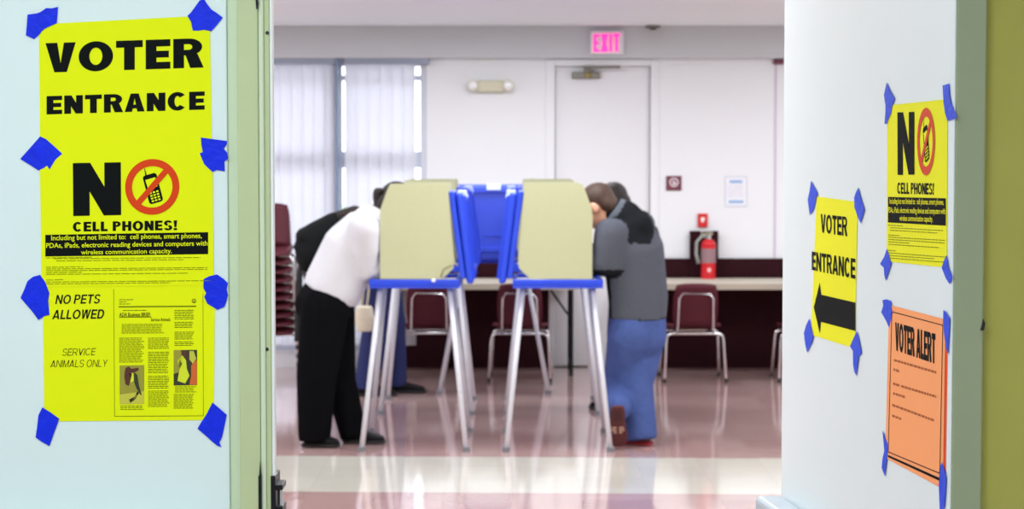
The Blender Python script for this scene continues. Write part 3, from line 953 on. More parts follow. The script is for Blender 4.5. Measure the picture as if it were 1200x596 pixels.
T(Z(s9, 900, 190, [(143, 62), (154, 82), (165, 102), (158, 132), (150, 160), (138, 175), (135, 150), (132, 124), (138, 95)]), 'blue tape on the upper left corner of the arrow sheet on the open door')
T(Z(s9, 900, 190, [(300, 84), (306, 110), (321, 156), (314, 182), (307, 202), (296, 176), (287, 150), (286, 118), (292, 100)]), 'blue tape on the upper right corner of the arrow sheet on the open door')
T([(948.3, 373), (951, 383), (953.2, 394), (951.5, 401), (945.7, 412.5), (943.6, 404), (942, 390), (944.5, 381)], 'blue tape on the lower left corner of the arrow sheet on the open door')
T([(1004, 388), (1006, 394), (1008, 404), (1009.8, 414), (1006.4, 417), (1003.4, 440), (1001, 435), (999.6, 427), (999.4, 411), (996, 405.5), (1000, 396)], 'blue tape with a long tail, lower right corner of the arrow sheet')
T(Z(s9, 900, 190, [(380, 458), (394, 455), (408, 461), (414, 500), (408, 526), (402, 549), (392, 526), (376, 498), (383, 476)]), 'blue tape on the upper left corner of the orange VOTER ALERT sheet')
T([(1105.5, 363), (1109, 366), (1113.2, 373), (1112.4, 390), (1111, 415), (1108.6, 408), (1106.4, 392), (1105, 378)], 'blue tape on the upper right corner of the orange VOTER ALERT sheet')
T(Z(zb, 880, 390, [(446, 330), (456, 355), (466, 380), (463, 412), (458, 450), (454, 485), (443, 456), (446, 425), (452, 400), (449, 365)]), 'blue tape on the lower left corner of the orange VOTER ALERT sheet')
T(Z(zb, 880, 390, [(648, 437), (656, 462), (663, 490), (660, 540), (656, 590), (648, 606), (640, 596), (637, 520), (639, 470), (642, 450)]), 'long blue tape on the lower right corner of the orange VOTER ALERT sheet')
#PART2
# ------------------------------------------------------------------ fittings on the back wall
YW = YB - 0.001
el = empty('emergency_light', P(575, 101, YW))
tag(el, 'beige emergency light with two round lamp heads, left of the far door', 'emergency light')
def local(o, *pts):
    return [Vector(p) - o.location for p in pts]
L0 = el.location
def lx(px, py, Y, o):
    return P(px, py, Y) - o.location
w = 0.085
M_el = mat('beige_plastic', rgb(206, 204, 178), 0.5)
a, b_ = lx(559, 108, YW, el), lx(591, 94.5, YW, el)
MB().box(a.x, b_.x, -0.07, 0, a.z, b_.z).build('lamp_body', M_el, el, bevel=0.012, seg=3)
M_lens = mat('clear_lens', rgb(236, 238, 240), 0.15, spec=0.8)
for px in (554.5, 595.5):
    c = lx(px, 100.5, YW, el)
    hd_ = MB().tube([c + Vector((0, -0.01, 0)), c + Vector((0, -0.05, 0)), c + Vector((0, -0.085, 0))], [0.02, 0.036, 0.04], 20).build('lamp_head', M_el, el, bevel=0.002)
    MB().ball(c + Vector((0, -0.083, 0)), (0.032, 0.014, 0.032)).build('lens', M_lens, hd_, smooth=True)

YBK = YB - 0.101
exs = empty('exit_sign', P(711, 50, YBK))
tag(exs, 'white EXIT sign with glowing pink letters on the grey bulkhead above the far door', 'exit sign')
a, b_ = lx(691.5, 64, YBK, exs), lx(730.5, 36.5, YBK, exs)
MB().box(a.x, b_.x, -0.05, 0, a.z, b_.z).build('sign_case', mat('exit_case', rgb(232, 226, 236), 0.5), exs, bevel=0.006)
M_exit = mat('lit_pink', rgb(255, 60, 170), 0.5, emit=(1.0, 0.03, 0.36, 1), estr=1.1)
fsurf = lambda px, py, off=0.0: P(px, py, YBK - 0.0505 - off) - exs.location
bold(fsurf, 'EXIT', [(695.5, 40), (726.5, 39), (726.5, 60.5), (695.5, 61)], .001, M_exit, exs, t=.27, th=.16, gap=.10, wide=.82)

pl = empty('wall_plate', P(789.5, 214.5, YW))
tag(pl, 'small burgundy wall plate with a white round symbol, right of the far door', 'sign')
a, b_ = lx(780.5, 223, YW, pl), lx(798.5, 206, YW, pl)
MB().box(a.x, b_.x, -0.012, 0, a.z, b_.z).build('plate', mat('plate_burgundy', rgb(112, 52, 70), 0.5), pl, bevel=0.004)
c = lx(789.7, 213.5, YW, pl) + Vector((0, -0.0125, 0))
sy = MB().disc(c, (1, 0, 0), (0, 0, 1), 0.032, r_in=.72)
sy.poly([c + Vector(q) for q in ((-.008, -.001, -.016), (.012, -.001, -.016), (.012, -.001, .002), (-.008, -.001, .014))])
sy.build('round_symbol', mat('plate_white', rgb(226, 214, 222), 0.5), pl)

pp = empty('wall_paper', P(862, 224, YW))
pp.name = 'posted_paper'
tag(pp, 'white wall sheet with faint blue print, up and right of the fire extinguisher', 'notice')
wsurf = lambda px, py, off=0.0: P(px, py, YW - 0.002 - off) - pp.location
a, b_ = lx(850, 241.5, YW, pp), lx(875, 207, YW, pp)
MB().box(a.x, b_.x, -0.003, 0, a.z, b_.z).build('sheet', mat('pale_paper', rgb(236, 238, 246), 0.7), pp)
m = MB()
bar(m, wsurf, [(855, 211), (870, 211), (870, 214.5), (855, 214.5)], .002)
bar(m, wsurf, [(854, 234.5), (871, 234.5), (871, 238), (854, 238)], .002)
m.build('blue_band', mat('pale_blue_print', rgb(150, 184, 226), 0.7), pp)
m = MB()
print_rows(m, wsurf, rows(853, 872, 218, 232, 3), .002, h=.8)
m.build('fine_print', mat('grey_print', rgb(205, 205, 214), 0.7), pp)
m = MB()
bar(m, wsurf, [(849.4, 206.4), (875.6, 206.4), (875.6, 207.6), (849.4, 207.6)], .0015)
bar(m, wsurf, [(849.4, 241), (875.6, 241), (875.6, 242.2), (849.4, 242.2)], .0015)
bar(m, wsurf, [(849.4, 207.6), (850.6, 207.6), (850.6, 241), (849.4, 241)], .0015)
bar(m, wsurf, [(874.4, 207.6), (875.6, 207.6), (875.6, 241), (874.4, 241)], .0015)
m.build('sheet_border', mat('pale_border', rgb(206, 212, 226), 0.7), pp)

fs = empty('fire_sign', P(823, 257.5, YW))
tag(fs, 'small red sign with a white mark directly above the fire extinguisher', 'sign')
a, b_ = lx(817.5, 266, YW, fs), lx(829, 250, YW, fs)
MB().box(a.x, b_.x, -0.02, 0, a.z, b_.z).build('sign_plate', M_red, fs, bevel=0.003)
c = lx(823, 257.5, YW, fs) + Vector((0, -0.021, 0))
MB().poly([c + Vector(q) for q in ((-.014, 0, .018), (.016, 0, .018), (.016, 0, .002), (.004, 0, -.018), (-.010, 0, -.014))]).build('white_mark', mat('mark_white', rgb(244, 226, 226), 0.5), fs)

# backing board and the extinguisher hung on it
bb = MB().box(P(807.5, 290, YB).x, P(841, 290, YB).x, YB - 0.05, YB - 0.0305, P(820, 330, YB).z, P(820, 270, YB).z).build('backing_board', M_wains, bevel=0.004)
tag(bb, 'dark burgundy wooden board on the wall holding the fire extinguisher', 'board')
YE = YB - 0.13
ext = empty('fire_extinguisher', P(830, 328, YE))
tag(ext, 'red fire extinguisher hung on the dark burgundy board', 'fire extinguisher')
bz, tz = lx(830, 327.5, YE, ext).z, lx(830, 280, YE, ext).z
r = 0.052
MB().tube([(0, 0, bz), (0, 0, bz + 0.008), (0, 0, tz - 0.03), (0, 0, tz - 0.01), (0, 0, tz)], [r * .9, r, r, r * .75, r * .4], 28).build('cylinder', M_red, ext, smooth=False, bevel=0.004)
MB().tube([(0, 0, tz), (0, 0, tz + 0.03)], 0.018, 14).build('valve', M_chrome, ext)
lv = MB().box(-0.055, 0.03, -0.012, 0.012, tz + 0.03, tz + 0.042)
lv.hexa([(-0.06, -.012, tz + .052), (.03, -.012, tz + .044), (.03, .012, tz + .044), (-.06, .012, tz + .052)], [(-0.06, -.012, tz + .060), (.03, -.012, tz + .052), (.03, .012, tz + .052), (-.06, .012, tz + .060)])
lv.build('lever', M_chrome, ext, bevel=0.002)
hose = [(-0.015, -0.01, tz + 0.02), (-0.05, -0.015, tz + 0.02), (-0.085, -0.02, tz - 0.02), (-0.088, -0.02, tz - 0.10), (-0.07, -0.015, tz - 0.17)]
MB().tube(hose, [0.010, 0.011, 0.011, 0.012, 0.015], 10).build('hose', mat('hose_grey', rgb(150, 154, 150), 0.5), ext, smooth=True)
lbz = bz + (tz - bz) * .42
MB().tube([(0, 0, lbz), (0, 0, lbz + 0.10)], r + 0.0012, 28, cap=False).build('cylinder_label', mat('label_grey', rgb(150, 118, 124), 0.5), ext)
c = Vector((0, -r - 0.001, bz + 0.07))
MB().poly([c + Vector(q) for q in ((-.012, 0, .014), (.014, 0, .014), (.012, 0, -.012), (-.010, 0, -.014))]).build('white_mark', mat('mark_pale', rgb(240, 190, 190), 0.5), ext)
MB().box(-r - .002, r + .002, -0.0, 0.079, tz - 0.12, tz - 0.10).build('bracket', M_metal_d, ext)
# ceiling edge detector
sm = empty('smoke_detector', P(765, 32.5, YB - 0.16))
sm.location.z = CEIL - 0.001
tag(sm, 'small flat grey disc on the ceiling edge above and right of the exit sign', 'detector')
MB().tube([(0, 0, 0), (0, 0, -0.012), (0, 0, -0.02)], [0.055, 0.055, 0.03], 24).build('detector_base', M_bronze, sm, bevel=0.002)
MB().tube([(0, 0, -0.02), (0, 0, -0.028)], [0.026, 0.02], 16).build('detector_grille', M_metal_d, sm)

# ------------------------------------------------------------------ folding tables along the wainscot
def table(x0, x1, y0, y1, z, label, braces):
    t = empty('folding_table', ((x0 + x1) / 2, (y0 + y1) / 2, 0))
    tag(t, label, 'table')
    hx, hy = (x1 - x0) / 2, (y1 - y0) / 2
    MB().box(-hx, hx, -hy, hy, z - 0.014, z).build('tabletop', M_tabletop, t, bevel=0.004)
    ed = MB()
    ed.box(-hx, hx, -hy - 0.004, -hy + 0.006, z - 0.046, z - 0.003)
    ed.box(-hx, hx, hy - 0.006, hy + 0.004, z - 0.046, z - 0.003)
    ed.box(-hx - .004, -hx + 0.006, -hy, hy, z - 0.046, z - 0.003)
    ed.box(hx - 0.006, hx + .004, -hy, hy, z - 0.046, z - 0.003)
    ed.build('table_apron', mat('apron_beige', rgb(176, 166, 150), 0.5), t, bevel=0.002)
    for s in (-1, 1):
        lx_ = s * (hx - 0.045)
        for q in (-1, 1):
            yy = q * (hy - 0.06)
            l = MB().tube([(lx_, yy, z - 0.02), (lx_, yy, 0.0)], 0.013, 12).build('leg', M_metal_d, t)
        MB().tube([(lx_, -hy + 0.06, 0.07), (lx_, hy - 0.06, 0.07)], 0.010, 10).build('cross_bar', M_metal_d, t)
        MB().tube([(lx_, 0, z - 0.26), (lx_ - s * 0.17, 0, z - 0.02)], 0.008, 10).build('brace', M_metal_d, t)
        MB().tube([(lx_, -hy + 0.06, z - 0.26), (lx_, hy - 0.06, z - 0.26)], 0.010, 10).build('cross_bar', M_metal_d, t)
    return t
YT = 13.28
ztab = P(850, 331.5, YT).z
xr_end = P(676, 380, YT + .3).x
table(P(775, 350, YT).x - .16, P(775, 350, YT).x + 1.85, YT, YT + .56, ztab, 'long beige folding table along the dark wainscot right of the far door', 1)
table(xr_end - 1.83, xr_end, YT, YT + .56, ztab, 'long beige folding table against the wainscot behind the voting booths', 1)

# ------------------------------------------------------------------ small burgundy chairs
def chair(label, group=None, loc=(0, 0, 0), rz=0):
    """faces +y; rear of the back towards -y"""
    c = empty('school_chair', loc, rz)
    tag(c, label, 'chair', group)
    # seat shell
    nx, ny = 8, 8
    def shell(f, th, name):
        m = MB()
        vs, fs = [], []
        for j in range(ny + 1):
            for i in range(nx + 1):
                vs.append(f(i / nx * 2 - 1, j / ny))
        for j in range(ny):
            for i in range(nx):
                a = j * (nx + 1) + i
                fs.append((a, a + 1, a + nx + 2, a + nx + 1))
        m.add(vs, fs)
        o = m.build(name, M_burg, c, smooth=True)
        md = o.modifiers.new('thick', 'SOLIDIFY')
        md.thickness = th
        md.offset = 0
        return o
    def seat(u, v):
        e = 1 - .12 * (2 * v - 1) ** 4
        return Vector((u * .185 * e, -.17 + .36 * v, .352 + .012 * u * u - (.03 * (v - .75) ** 2 * 16 if v > .75 else 0) + .012 * (1 - v)))
    shell(seat, .012, 'seat')
    def back(u, v):
        wd = .150 * (1 - .14 * v ** 6) * (.93 + .07 * min(1, v * 3))
        return Vector((u * wd, -.185 - .055 * v + .02 * u * u, .375 + .285 * v - .012 * u ** 4))
    shell(back, .012, 'backrest')
    def legframe(y, yf, top, name):
        pts = [(-.205, yf, 0.008), (-.19, y, top - .04), (-.182, y, top - .012), (-.155, y, top), (.155, y, top), (.182, y, top - .012), (.19, y, top - .04), (.205, yf, 0.008)]
        o = MB().tube(pts, .0095, 10, ref=(0, 1, 0)).build(name, M_chrome, c, smooth=True)
        for s in (-1, 1):
            MB().tube([(s * .205, yf, 0), (s * .205, yf, .02)], .012, 10).build('rubber_foot', M_black, o)
        return o
    legframe(-.17, -.215, .322, 'rear_leg_frame')
    legframe(.12, .17, .322, 'front_leg_frame')
    sr = MB()
    for s in (-1, 1):
        sr.tube([(s * .12, -.17, .325), (s * .12, .12, .325)], .009, 8)
    sr.build('seat_rail', M_chrome, c)
    MB().tube([(-.118, -.175, .325), (-.118, -.206, .37), (-.112, -.246, .56), (-.09, -.254, .592), (.09, -.254, .592), (.112, -.246, .56), (.118, -.206, .37), (.118, -.175, .325)], .008, 10, ref=(1, 0.01, 0)).build('back_frame', M_chrome, c, smooth=True)
    return c
def cx(px, Y):
    return P(px, 400, Y).x
YC = 13.17
ch0 = chair('burgundy chair with chrome back loop standing below the fire extinguisher', loc=(cx(811, YC), YC, 0), rz=0.02)
def chair_copy(px, Y, label, rz=0.0, z=0.0, group=None):
    c = copy_tree(ch0)
    c.location = (cx(px, Y), Y, z)
    c.rotation_euler = (0, 0, rz)
    c['label'] = label
    if group:
        c['group'] = group
    return c
chair_copy(610, YC, 'burgundy chair seen between the legs of the right-hand voting booth', -0.03)
chair_copy(503, YC + .04, 'burgundy chair seen between the legs of the near booth with the white-sweater voter', 0.04)
chair_copy(944, YC, 'chair whose single chrome leg shows at the edge of the open door', 0.0)
YS_ = 13.05
n_st = 10
sx0 = P(316, 400, YS_).x
names = ['lowest', 'second from the floor', 'third from the floor', 'fourth from the floor', 'fifth from the floor', 'fifth from the top', 'fourth from the top', 'third from the top', 'second from the top', 'topmost']
for k in range(n_st):
    c = copy_tree(ch0)
    c.location = (sx0 - .002 * k, YS_ - .006 * k, .058 * k)
    c.rotation_euler = (0, 0, math.pi + 0.04)
    c['label'] = 'burgundy chair in the stack by the blinds, ' + names[k]
    c['group'] = 'stacked burgundy chairs by the blinds'

# ------------------------------------------------------------------ voting booths
def booth(label):
    """voter stands at -x, back panel at +x"""
    b = empty('voting_booth')
    tag(b, label, 'voting booth', 'voting booths')
    tr = MB()
    hx, hy, z0, z1 = .232, .25, .826, .872
    tr.box(-hx, hx, -hy, hy, z0, z0 + .012)
    tr.box(-hx, hx, -hy, -hy + .022, z0 + .012, z1)
    tr.box(-hx, hx, hy - .022, hy, z0 + .012, z1)
    tr.box(-hx, -hx + .022, -hy + .022, hy - .022, z0 + .012, z1)
    tr.box(hx - .022, hx, -hy + .022, hy - .022, z0 + .012, z1)
    tr.build('tray', M_blue, b, bevel=.010, seg=3)
    MB().box(-hx + .023, hx - .023, -hy + .023, hy - .023, z0 + .013, z0 + .026).build('writing_surface', mat('surface_white', rgb(222, 222, 214), 0.5), b)
    # back panel: two shells of the case lid, splayed a little
    def slab(xb0, xb1, xt0, xt1, zb, zt, yb, yt, yoff=0):
        return [(xb0, -yb, zb), (xb1, -yb, zb), (xb1, yb, zb), (xb0, yb, zb)], [(xt0, -yt, zt), (xt1, -yt, zt), (xt1, yt, zt), (xt0, yt, zt)]
    bp = MB()
    bp.hexa(*slab(.236, .262, .174, .203, .875, 1.322, .248, .236))
    lid = bp.build('back_panel', M_blue, b, bevel=.008, seg=2)
    o2 = MB()
    o2.hexa(*slab(.268, .305, .210, .246, .85, 1.315, .244, .228))
    os_ = o2.build('outer_shell', M_blue, lid, bevel=.014, seg=3)
    rb = MB()
    # raised rim and ribs on the outside of the shell
    def out_pt(y, z, d):
        t = (z - .85) / .465
        return Vector((.305 - .059 * t + d, y, z))
    def rib(y0, y1, za, zb, d=.014):
        q = [out_pt(y0, za, -.004), out_pt(y0, za, d), out_pt(y1, za, d), out_pt(y1, za, -.004)]
        p = [out_pt(y0, zb, -.004), out_pt(y0, zb, d), out_pt(y1, zb, d), out_pt(y1, zb, -.004)]
        rb.hexa(q, p)
    rib(-.215, -.185, .875, 1.30)
    rib(.185, .215, .875, 1.30)
    rib(-.184, .184, 1.27, 1.30)
    rib(-.184, .184, .90, .93)
    rib(-.06, .06, 1.0, 1.006, .006)
    rb.build('shell_rib', M_blue, os_, bevel=.005)
    hd = MB()
    hd.hexa([out_pt(-.045, 1.286, -.03), out_pt(-.045, 1.286, .022), out_pt(.045, 1.286, .022), out_pt(.045, 1.286, -.03)],
            [out_pt(-.045, 1.325, -.03), out_pt(-.045, 1.325, .016), out_pt(.045, 1.325, .016), out_pt(.045, 1.325, -.03)])
    hd.build('carry_handle', mat('handle_pale_blue', rgb(200, 216, 246), 0.45), os_, bevel=.004)
    # beige privacy wings
    for s in (-1, 1):
        y = s * .246
        out = [(-.175, y, .876), (.145, y, .876), (.20, y, .93), (.205, y, .96), (.172, y, 1.34), (.170, y, 1.362), (-.122, y, 1.362), (-.140, y, 1.325), (-.172, y, 1.235), (-.176, y, 1.20)]
        g = MB().prism(out, (0, -s * .006, 0)).build('privacy_wing', M_beige, b)
    # wire catch
    w_ = [(.135, -.256, .885), (.150, -.262, .925), (.185, -.262, .945), (.212, -.258, .955), (.222, -.252, .94)]
    MB().tube(w_, .004, 8).build('wire_catch', mat('wire_tan', rgb(150, 142, 110), 0.4, 0.4), b, smooth=True)
    MB().ball((.098, -.259, .868), (.012, .010, .010)).build('catch_knob', mat('knob_white', rgb(230, 232, 236), 0.4), b, smooth=True)
    for sx in (-1, 1):
        for sy in (-1, 1):
            top, ft = Vector((sx * .178, sy * .19, .836)), Vector((sx * .266, sy * .345, .004))
            lg = MB().tube([top, ft], [.0142, .0130], 14).build('leg', M_leg, b, smooth=True)
            MB().tube([ft + Vector((0, 0, -.004)), ft + Vector((0, 0, .02))], .021, 12).build('rubber_foot', mat('foot_grey', rgb(120, 122, 128), 0.6), lg)
    return b
AX = -.132
b0 = booth('near voting booth on the side of the white-sweater voter, its beige wing towards the doorway')
b0.location = (AX - .368, 10.28, 0)
def booth_copy(x, y, rz, label):
    c = copy_tree(b0)
    c.location = (x, y, 0)
    c.rotation_euler = (0, 0, rz)
    c['label'] = label
    return c
booth_copy(AX + .368, 10.28, math.pi, 'near voting booth on the side of the grey-jacket voter, its beige wing towards the doorway')
booth_copy(AX - .368, 11.70, 0, 'blue voting booth standing directly behind the white-sweater voter\'s booth')
booth_copy(AX + .368, 11.70, math.pi, 'blue voting booth standing directly behind the grey-jacket voter\'s booth')
booth_copy(-.115, 12.60, -math.pi / 2, 'farthest voting booth, its blue back seen through the gap between the beige wings')

# ------------------------------------------------------------------ people
def blob(name, shapes, material, parent, voxel=0.012, smooth_it=6, world=True):
    """fuses lofted shapes into one continuous rounded surface"""
    me = bpy.data.meshes.new(name + '_raw')
    me.from_pydata([tuple(v) for v in shapes.v], [], shapes.f)
    me.update()
    o = bpy.data.objects.new(name + '_raw', me)
    COL.objects.link(o)
    rm = o.modifiers.new('remesh', 'REMESH')
    rm.mode = 'VOXEL'
    rm.voxel_size = voxel
    sm_ = o.modifiers.new('smooth', 'SMOOTH')
    sm_.factor = 0.5
    sm_.iterations = smooth_it
    dg = bpy.context.evaluated_depsgraph_get()
    dg.update()
    nm = bpy.data.meshes.new_from_object(o.evaluated_get(dg))
    bpy.data.objects.remove(o)
    nm.name = name
    nm.materials.clear()
    nm.materials.append(material)
    for p in nm.polygons:
        p.use_smooth = True
    if parent is not None:
        nm.transform(Matrix.Translation(-parent.location))
    r = bpy.data.objects.new(name, nm)
    COL.objects.link(r)
    if parent is not None:
        r.parent = parent
    return r

def limb(mb, pts, rad, n=16, ref=None, flat=False):
    """tapered limb with rounded ends through joints"""
    pts = [Vector(p) for p in pts]
    P2, R2 = [], []
    for i in range(len(pts) - 1):
        for k in range(5):
            t = k / 5
            P2.append(pts[i].lerp(pts[i + 1], t))
            a, b = rad[i], rad[i + 1]
            if isinstance(a, tuple):
                R2.append((a[0] + (b[0] - a[0]) * t, a[1] + (b[1] - a[1]) * t))
            else:
                R2.append(a + (b - a) * t)
    P2.append(pts[-1])
    R2.append(rad[-1])
    mb.tube(P2, R2, n, ref=ref)
    for p, r in ((pts[0], rad[0]), (pts[-1], rad[-1]))[:1 if flat else 2]:
        if not isinstance(r, tuple):
            mb.ball(p, r * .98, nu=14, nv=10)
    if not isinstance(rad[0], tuple):
        for p, r in list(zip(pts, rad))[1:-1]:
            mb.ball(p, r * .99, nu=14, nv=10)
    return mb

def basis(fwd, up):
    f = Vector(fwd).normalized()
    u = Vector(up)
    u = (u - f * u.dot(f)).normalized()
    s = f.cross(u)
    return Matrix((s, f, u)).transposed()      # columns: right, forward, up

def head_shapes(mb, c, fwd, up, s=1.0):
    B = basis(fwd, up)
    c = Vector(c)
    q = lambda x, y, z: c + B @ (Vector((x, y, z)) * s)
    mb.ball(q(0, -.012, .03), (.076 * s, .096 * s, .088 * s), B)
    mb.ball(q(0, .018, -.035), (.060 * s, .070 * s, .075 * s), B)
    mb.ball(q(0, .055, -.085), (.030 * s, .028 * s, .026 * s), B)           # chin
    mb.tube([q(0, .083, .022), q(0, .098, -.005), q(0, .108, -.022)], [.009 * s, .012 * s, .015 * s], 8)    # nose
    for sx in (-1, 1):
        mb.ball(q(sx * .014, .092, -.024), (.010 * s,) * 3, B)
        mb.ball(q(sx * .079, -.008, -.004), (.011 * s, .020 * s, .033 * s), B)    # ear
        mb.ball(q(sx * .036, .062, -.022), (.024 * s, .022 * s, .022 * s), B)     # cheek
    mb.ball(q(0, .080, .033), (.052 * s, .014 * s, .012 * s), B)              # brow
    mb.ball(q(0, .083, -.052), (.026 * s, .012 * s, .011 * s), B)             # lips
    return q, B

def face_parts(root, q, B, lip):
    for sx in (-1, 1):
        e = MB().ball(q(sx * .031, .081, .012) - root.location, .0115, nu=12, nv=8).build('eye', mat('eye_white', rgb(236, 232, 228), 0.3), root, smooth=True)
        MB().ball(q(sx * .031, .0905, .012) - root.location, (.005, .005, .005), nu=10, nv=6).build('iris', mat('iris_brown', rgb(58, 40, 30), 0.3), e, smooth=True)
    MB().ball(q(0, .092, -.052) - root.location, (.022, .006, .006), B).build('mouth', lip, root, smooth=True)

def hand_shapes(mb, wrist, dirv, palm_n, side, curl=0.5):
    """palm with four unequal curled fingers and a thumb leaving the side of the palm"""
    B = basis(dirv, palm_n)
    w = Vector(wrist)
    q = lambda x, y, z: w + B @ Vector((x * side, y, z))
    mb.tube([q(0, -.01, 0), q(0, .03, 0), q(0, .075, 0), q(0, .088, 0)], [(.016, .026), (.016, .036), (.014, .040), (.010, .036)], 12, ref=B @ Vector((0, 0, 1)))
    for i, (x, L) in enumerate(((-.030, .058), (-.010, .070), (.010, .074), (.029, .066))):
        a = curl
        p0 = q(x, .08, 0)
        p1 = q(x * 1.05, .08 + L * .45 * math.cos(a * .6), -L * .45 * math.sin(a * .6))
        p2 = q(x * 1.05, .08 + L * .45 * math.cos(a * .6) + L * .32 * math.cos(a * 1.5), -L * .45 * math.sin(a * .6) - L * .32 * math.sin(a * 1.5))
        p3 = q(x * 1.05, .08 + L * .45 * math.cos(a * .6) + L * .32 * math.cos(a * 1.5) + L * .23 * math.cos(a * 2.3), -L * .45 * math.sin(a * .6) - L * .32 * math.sin(a * 1.5) - L * .23 * math.sin(a * 2.3))
        mb.tube([p0, p1, p2, p3], [.0088, .0082, .0076, .006], 8)
        mb.ball(p3, .006, nu=8, nv=6)
    t = [q(.030, .022, -.006), q(.052, .045, -.014), q(.058, .070, -.022), q(.052, .090, -.028)]
    mb.tube(t, [.013, .011, .009, .0065], 8)
    mb.ball(t[-1], .0065, nu=8, nv=6)

def shoe(root, heel, toe, up, mat_up, mat_sole, w=.047, h=.075, name='shoe', sole_name='sole', low=False):
    """heel and toe at the ground line; up is the direction away from the sole"""
    heel, toe, up = Vector(heel), Vector(toe), Vector(up).normalized()
    d = toe - heel
    L = d.length
    f = d.normalized()
    up = (up - f * up.dot(f)).normalized()
    s = f.cross(up)
    m = MB()
    g = lambda a, b, c: heel + f * (a * L) + up * b + s * c
    pts = [g(.06, h * .45, 0), g(.2, h * .55, 0), g(.45, h * .5, 0), g(.7, h * .36, 0), g(.9, h * .28, 0), g(.985, h * .22, 0)]
    m.tube(pts, [(h * .42, w * .68), (h * .50, w * .78), (h * .46, w * .82), (h * .34, w), (h * .26, w * .9), (h * .12, w * .45)], 16, ref=up)
    if not low:
        m.tube([g(.22, h * .4, 0), g(.20, h * 1.25, 0)], [w * .82, w * .74], 14)
    o = blob(name, m, mat_up, root, voxel=.008, smooth_it=3)
    k = MB()
    out = []
    for a, c in ((.0, .45), (.02, .62), (.15, .74), (.45, .74), (.7, 1.0), (.88, .92), (.97, .6), (1.0, .25)):
        out.append((a, c * w))
    ring = [(a, c) for a, c in out] + [(a, -c) for a, c in out[::-1]]
    k.prism([g(a, 0.0, c) - root.location for a, c in ring], up * .016)
    so = k.build(sole_name, mat_sole, o, bevel=.004)
    return o, so, g

M_skin = mat('skin', rgb(216, 160, 132), 0.55)
M_lip = mat('lips', rgb(176, 96, 90), 0.5)
M_hair_d = mat('dark_hair', rgb(34, 26, 22), 0.6, noise=.3, nscale=60)
M_hair_b = mat('brown_hair', rgb(66, 44, 32), 0.6, noise=.35, nscale=60)
M_sweater = mat('white_sweater', rgb(206, 207, 214), 0.9, noise=.05, nscale=12, bump=.5, spec=.1)
M_trouser = mat('black_trousers', rgb(12, 12, 15), 0.9, spec=0.04)
M_fleece = mat('grey_fleece', rgb(84, 88, 98), 0.95, spec=0.1, noise=.08, nscale=50, bump=.2)
M_yoke = mat('charcoal_fleece', rgb(30, 32, 36), 0.95, spec=0.05, noise=.08, nscale=50, bump=.2)
M_jean = mat('blue_denim', rgb(72, 90, 146), 0.9, noise=.22, nscale=22, bump=.6, spec=.1)
M_jean_d = mat('dark_denim', rgb(34, 44, 96), 0.9, noise=.15, nscale=28)
M_shoe_k = mat('black_leather', rgb(14, 14, 16), 0.55, spec=.15)
M_navy = mat('dark_jacket', rgb(24, 26, 34), 0.9, spec=0.05)

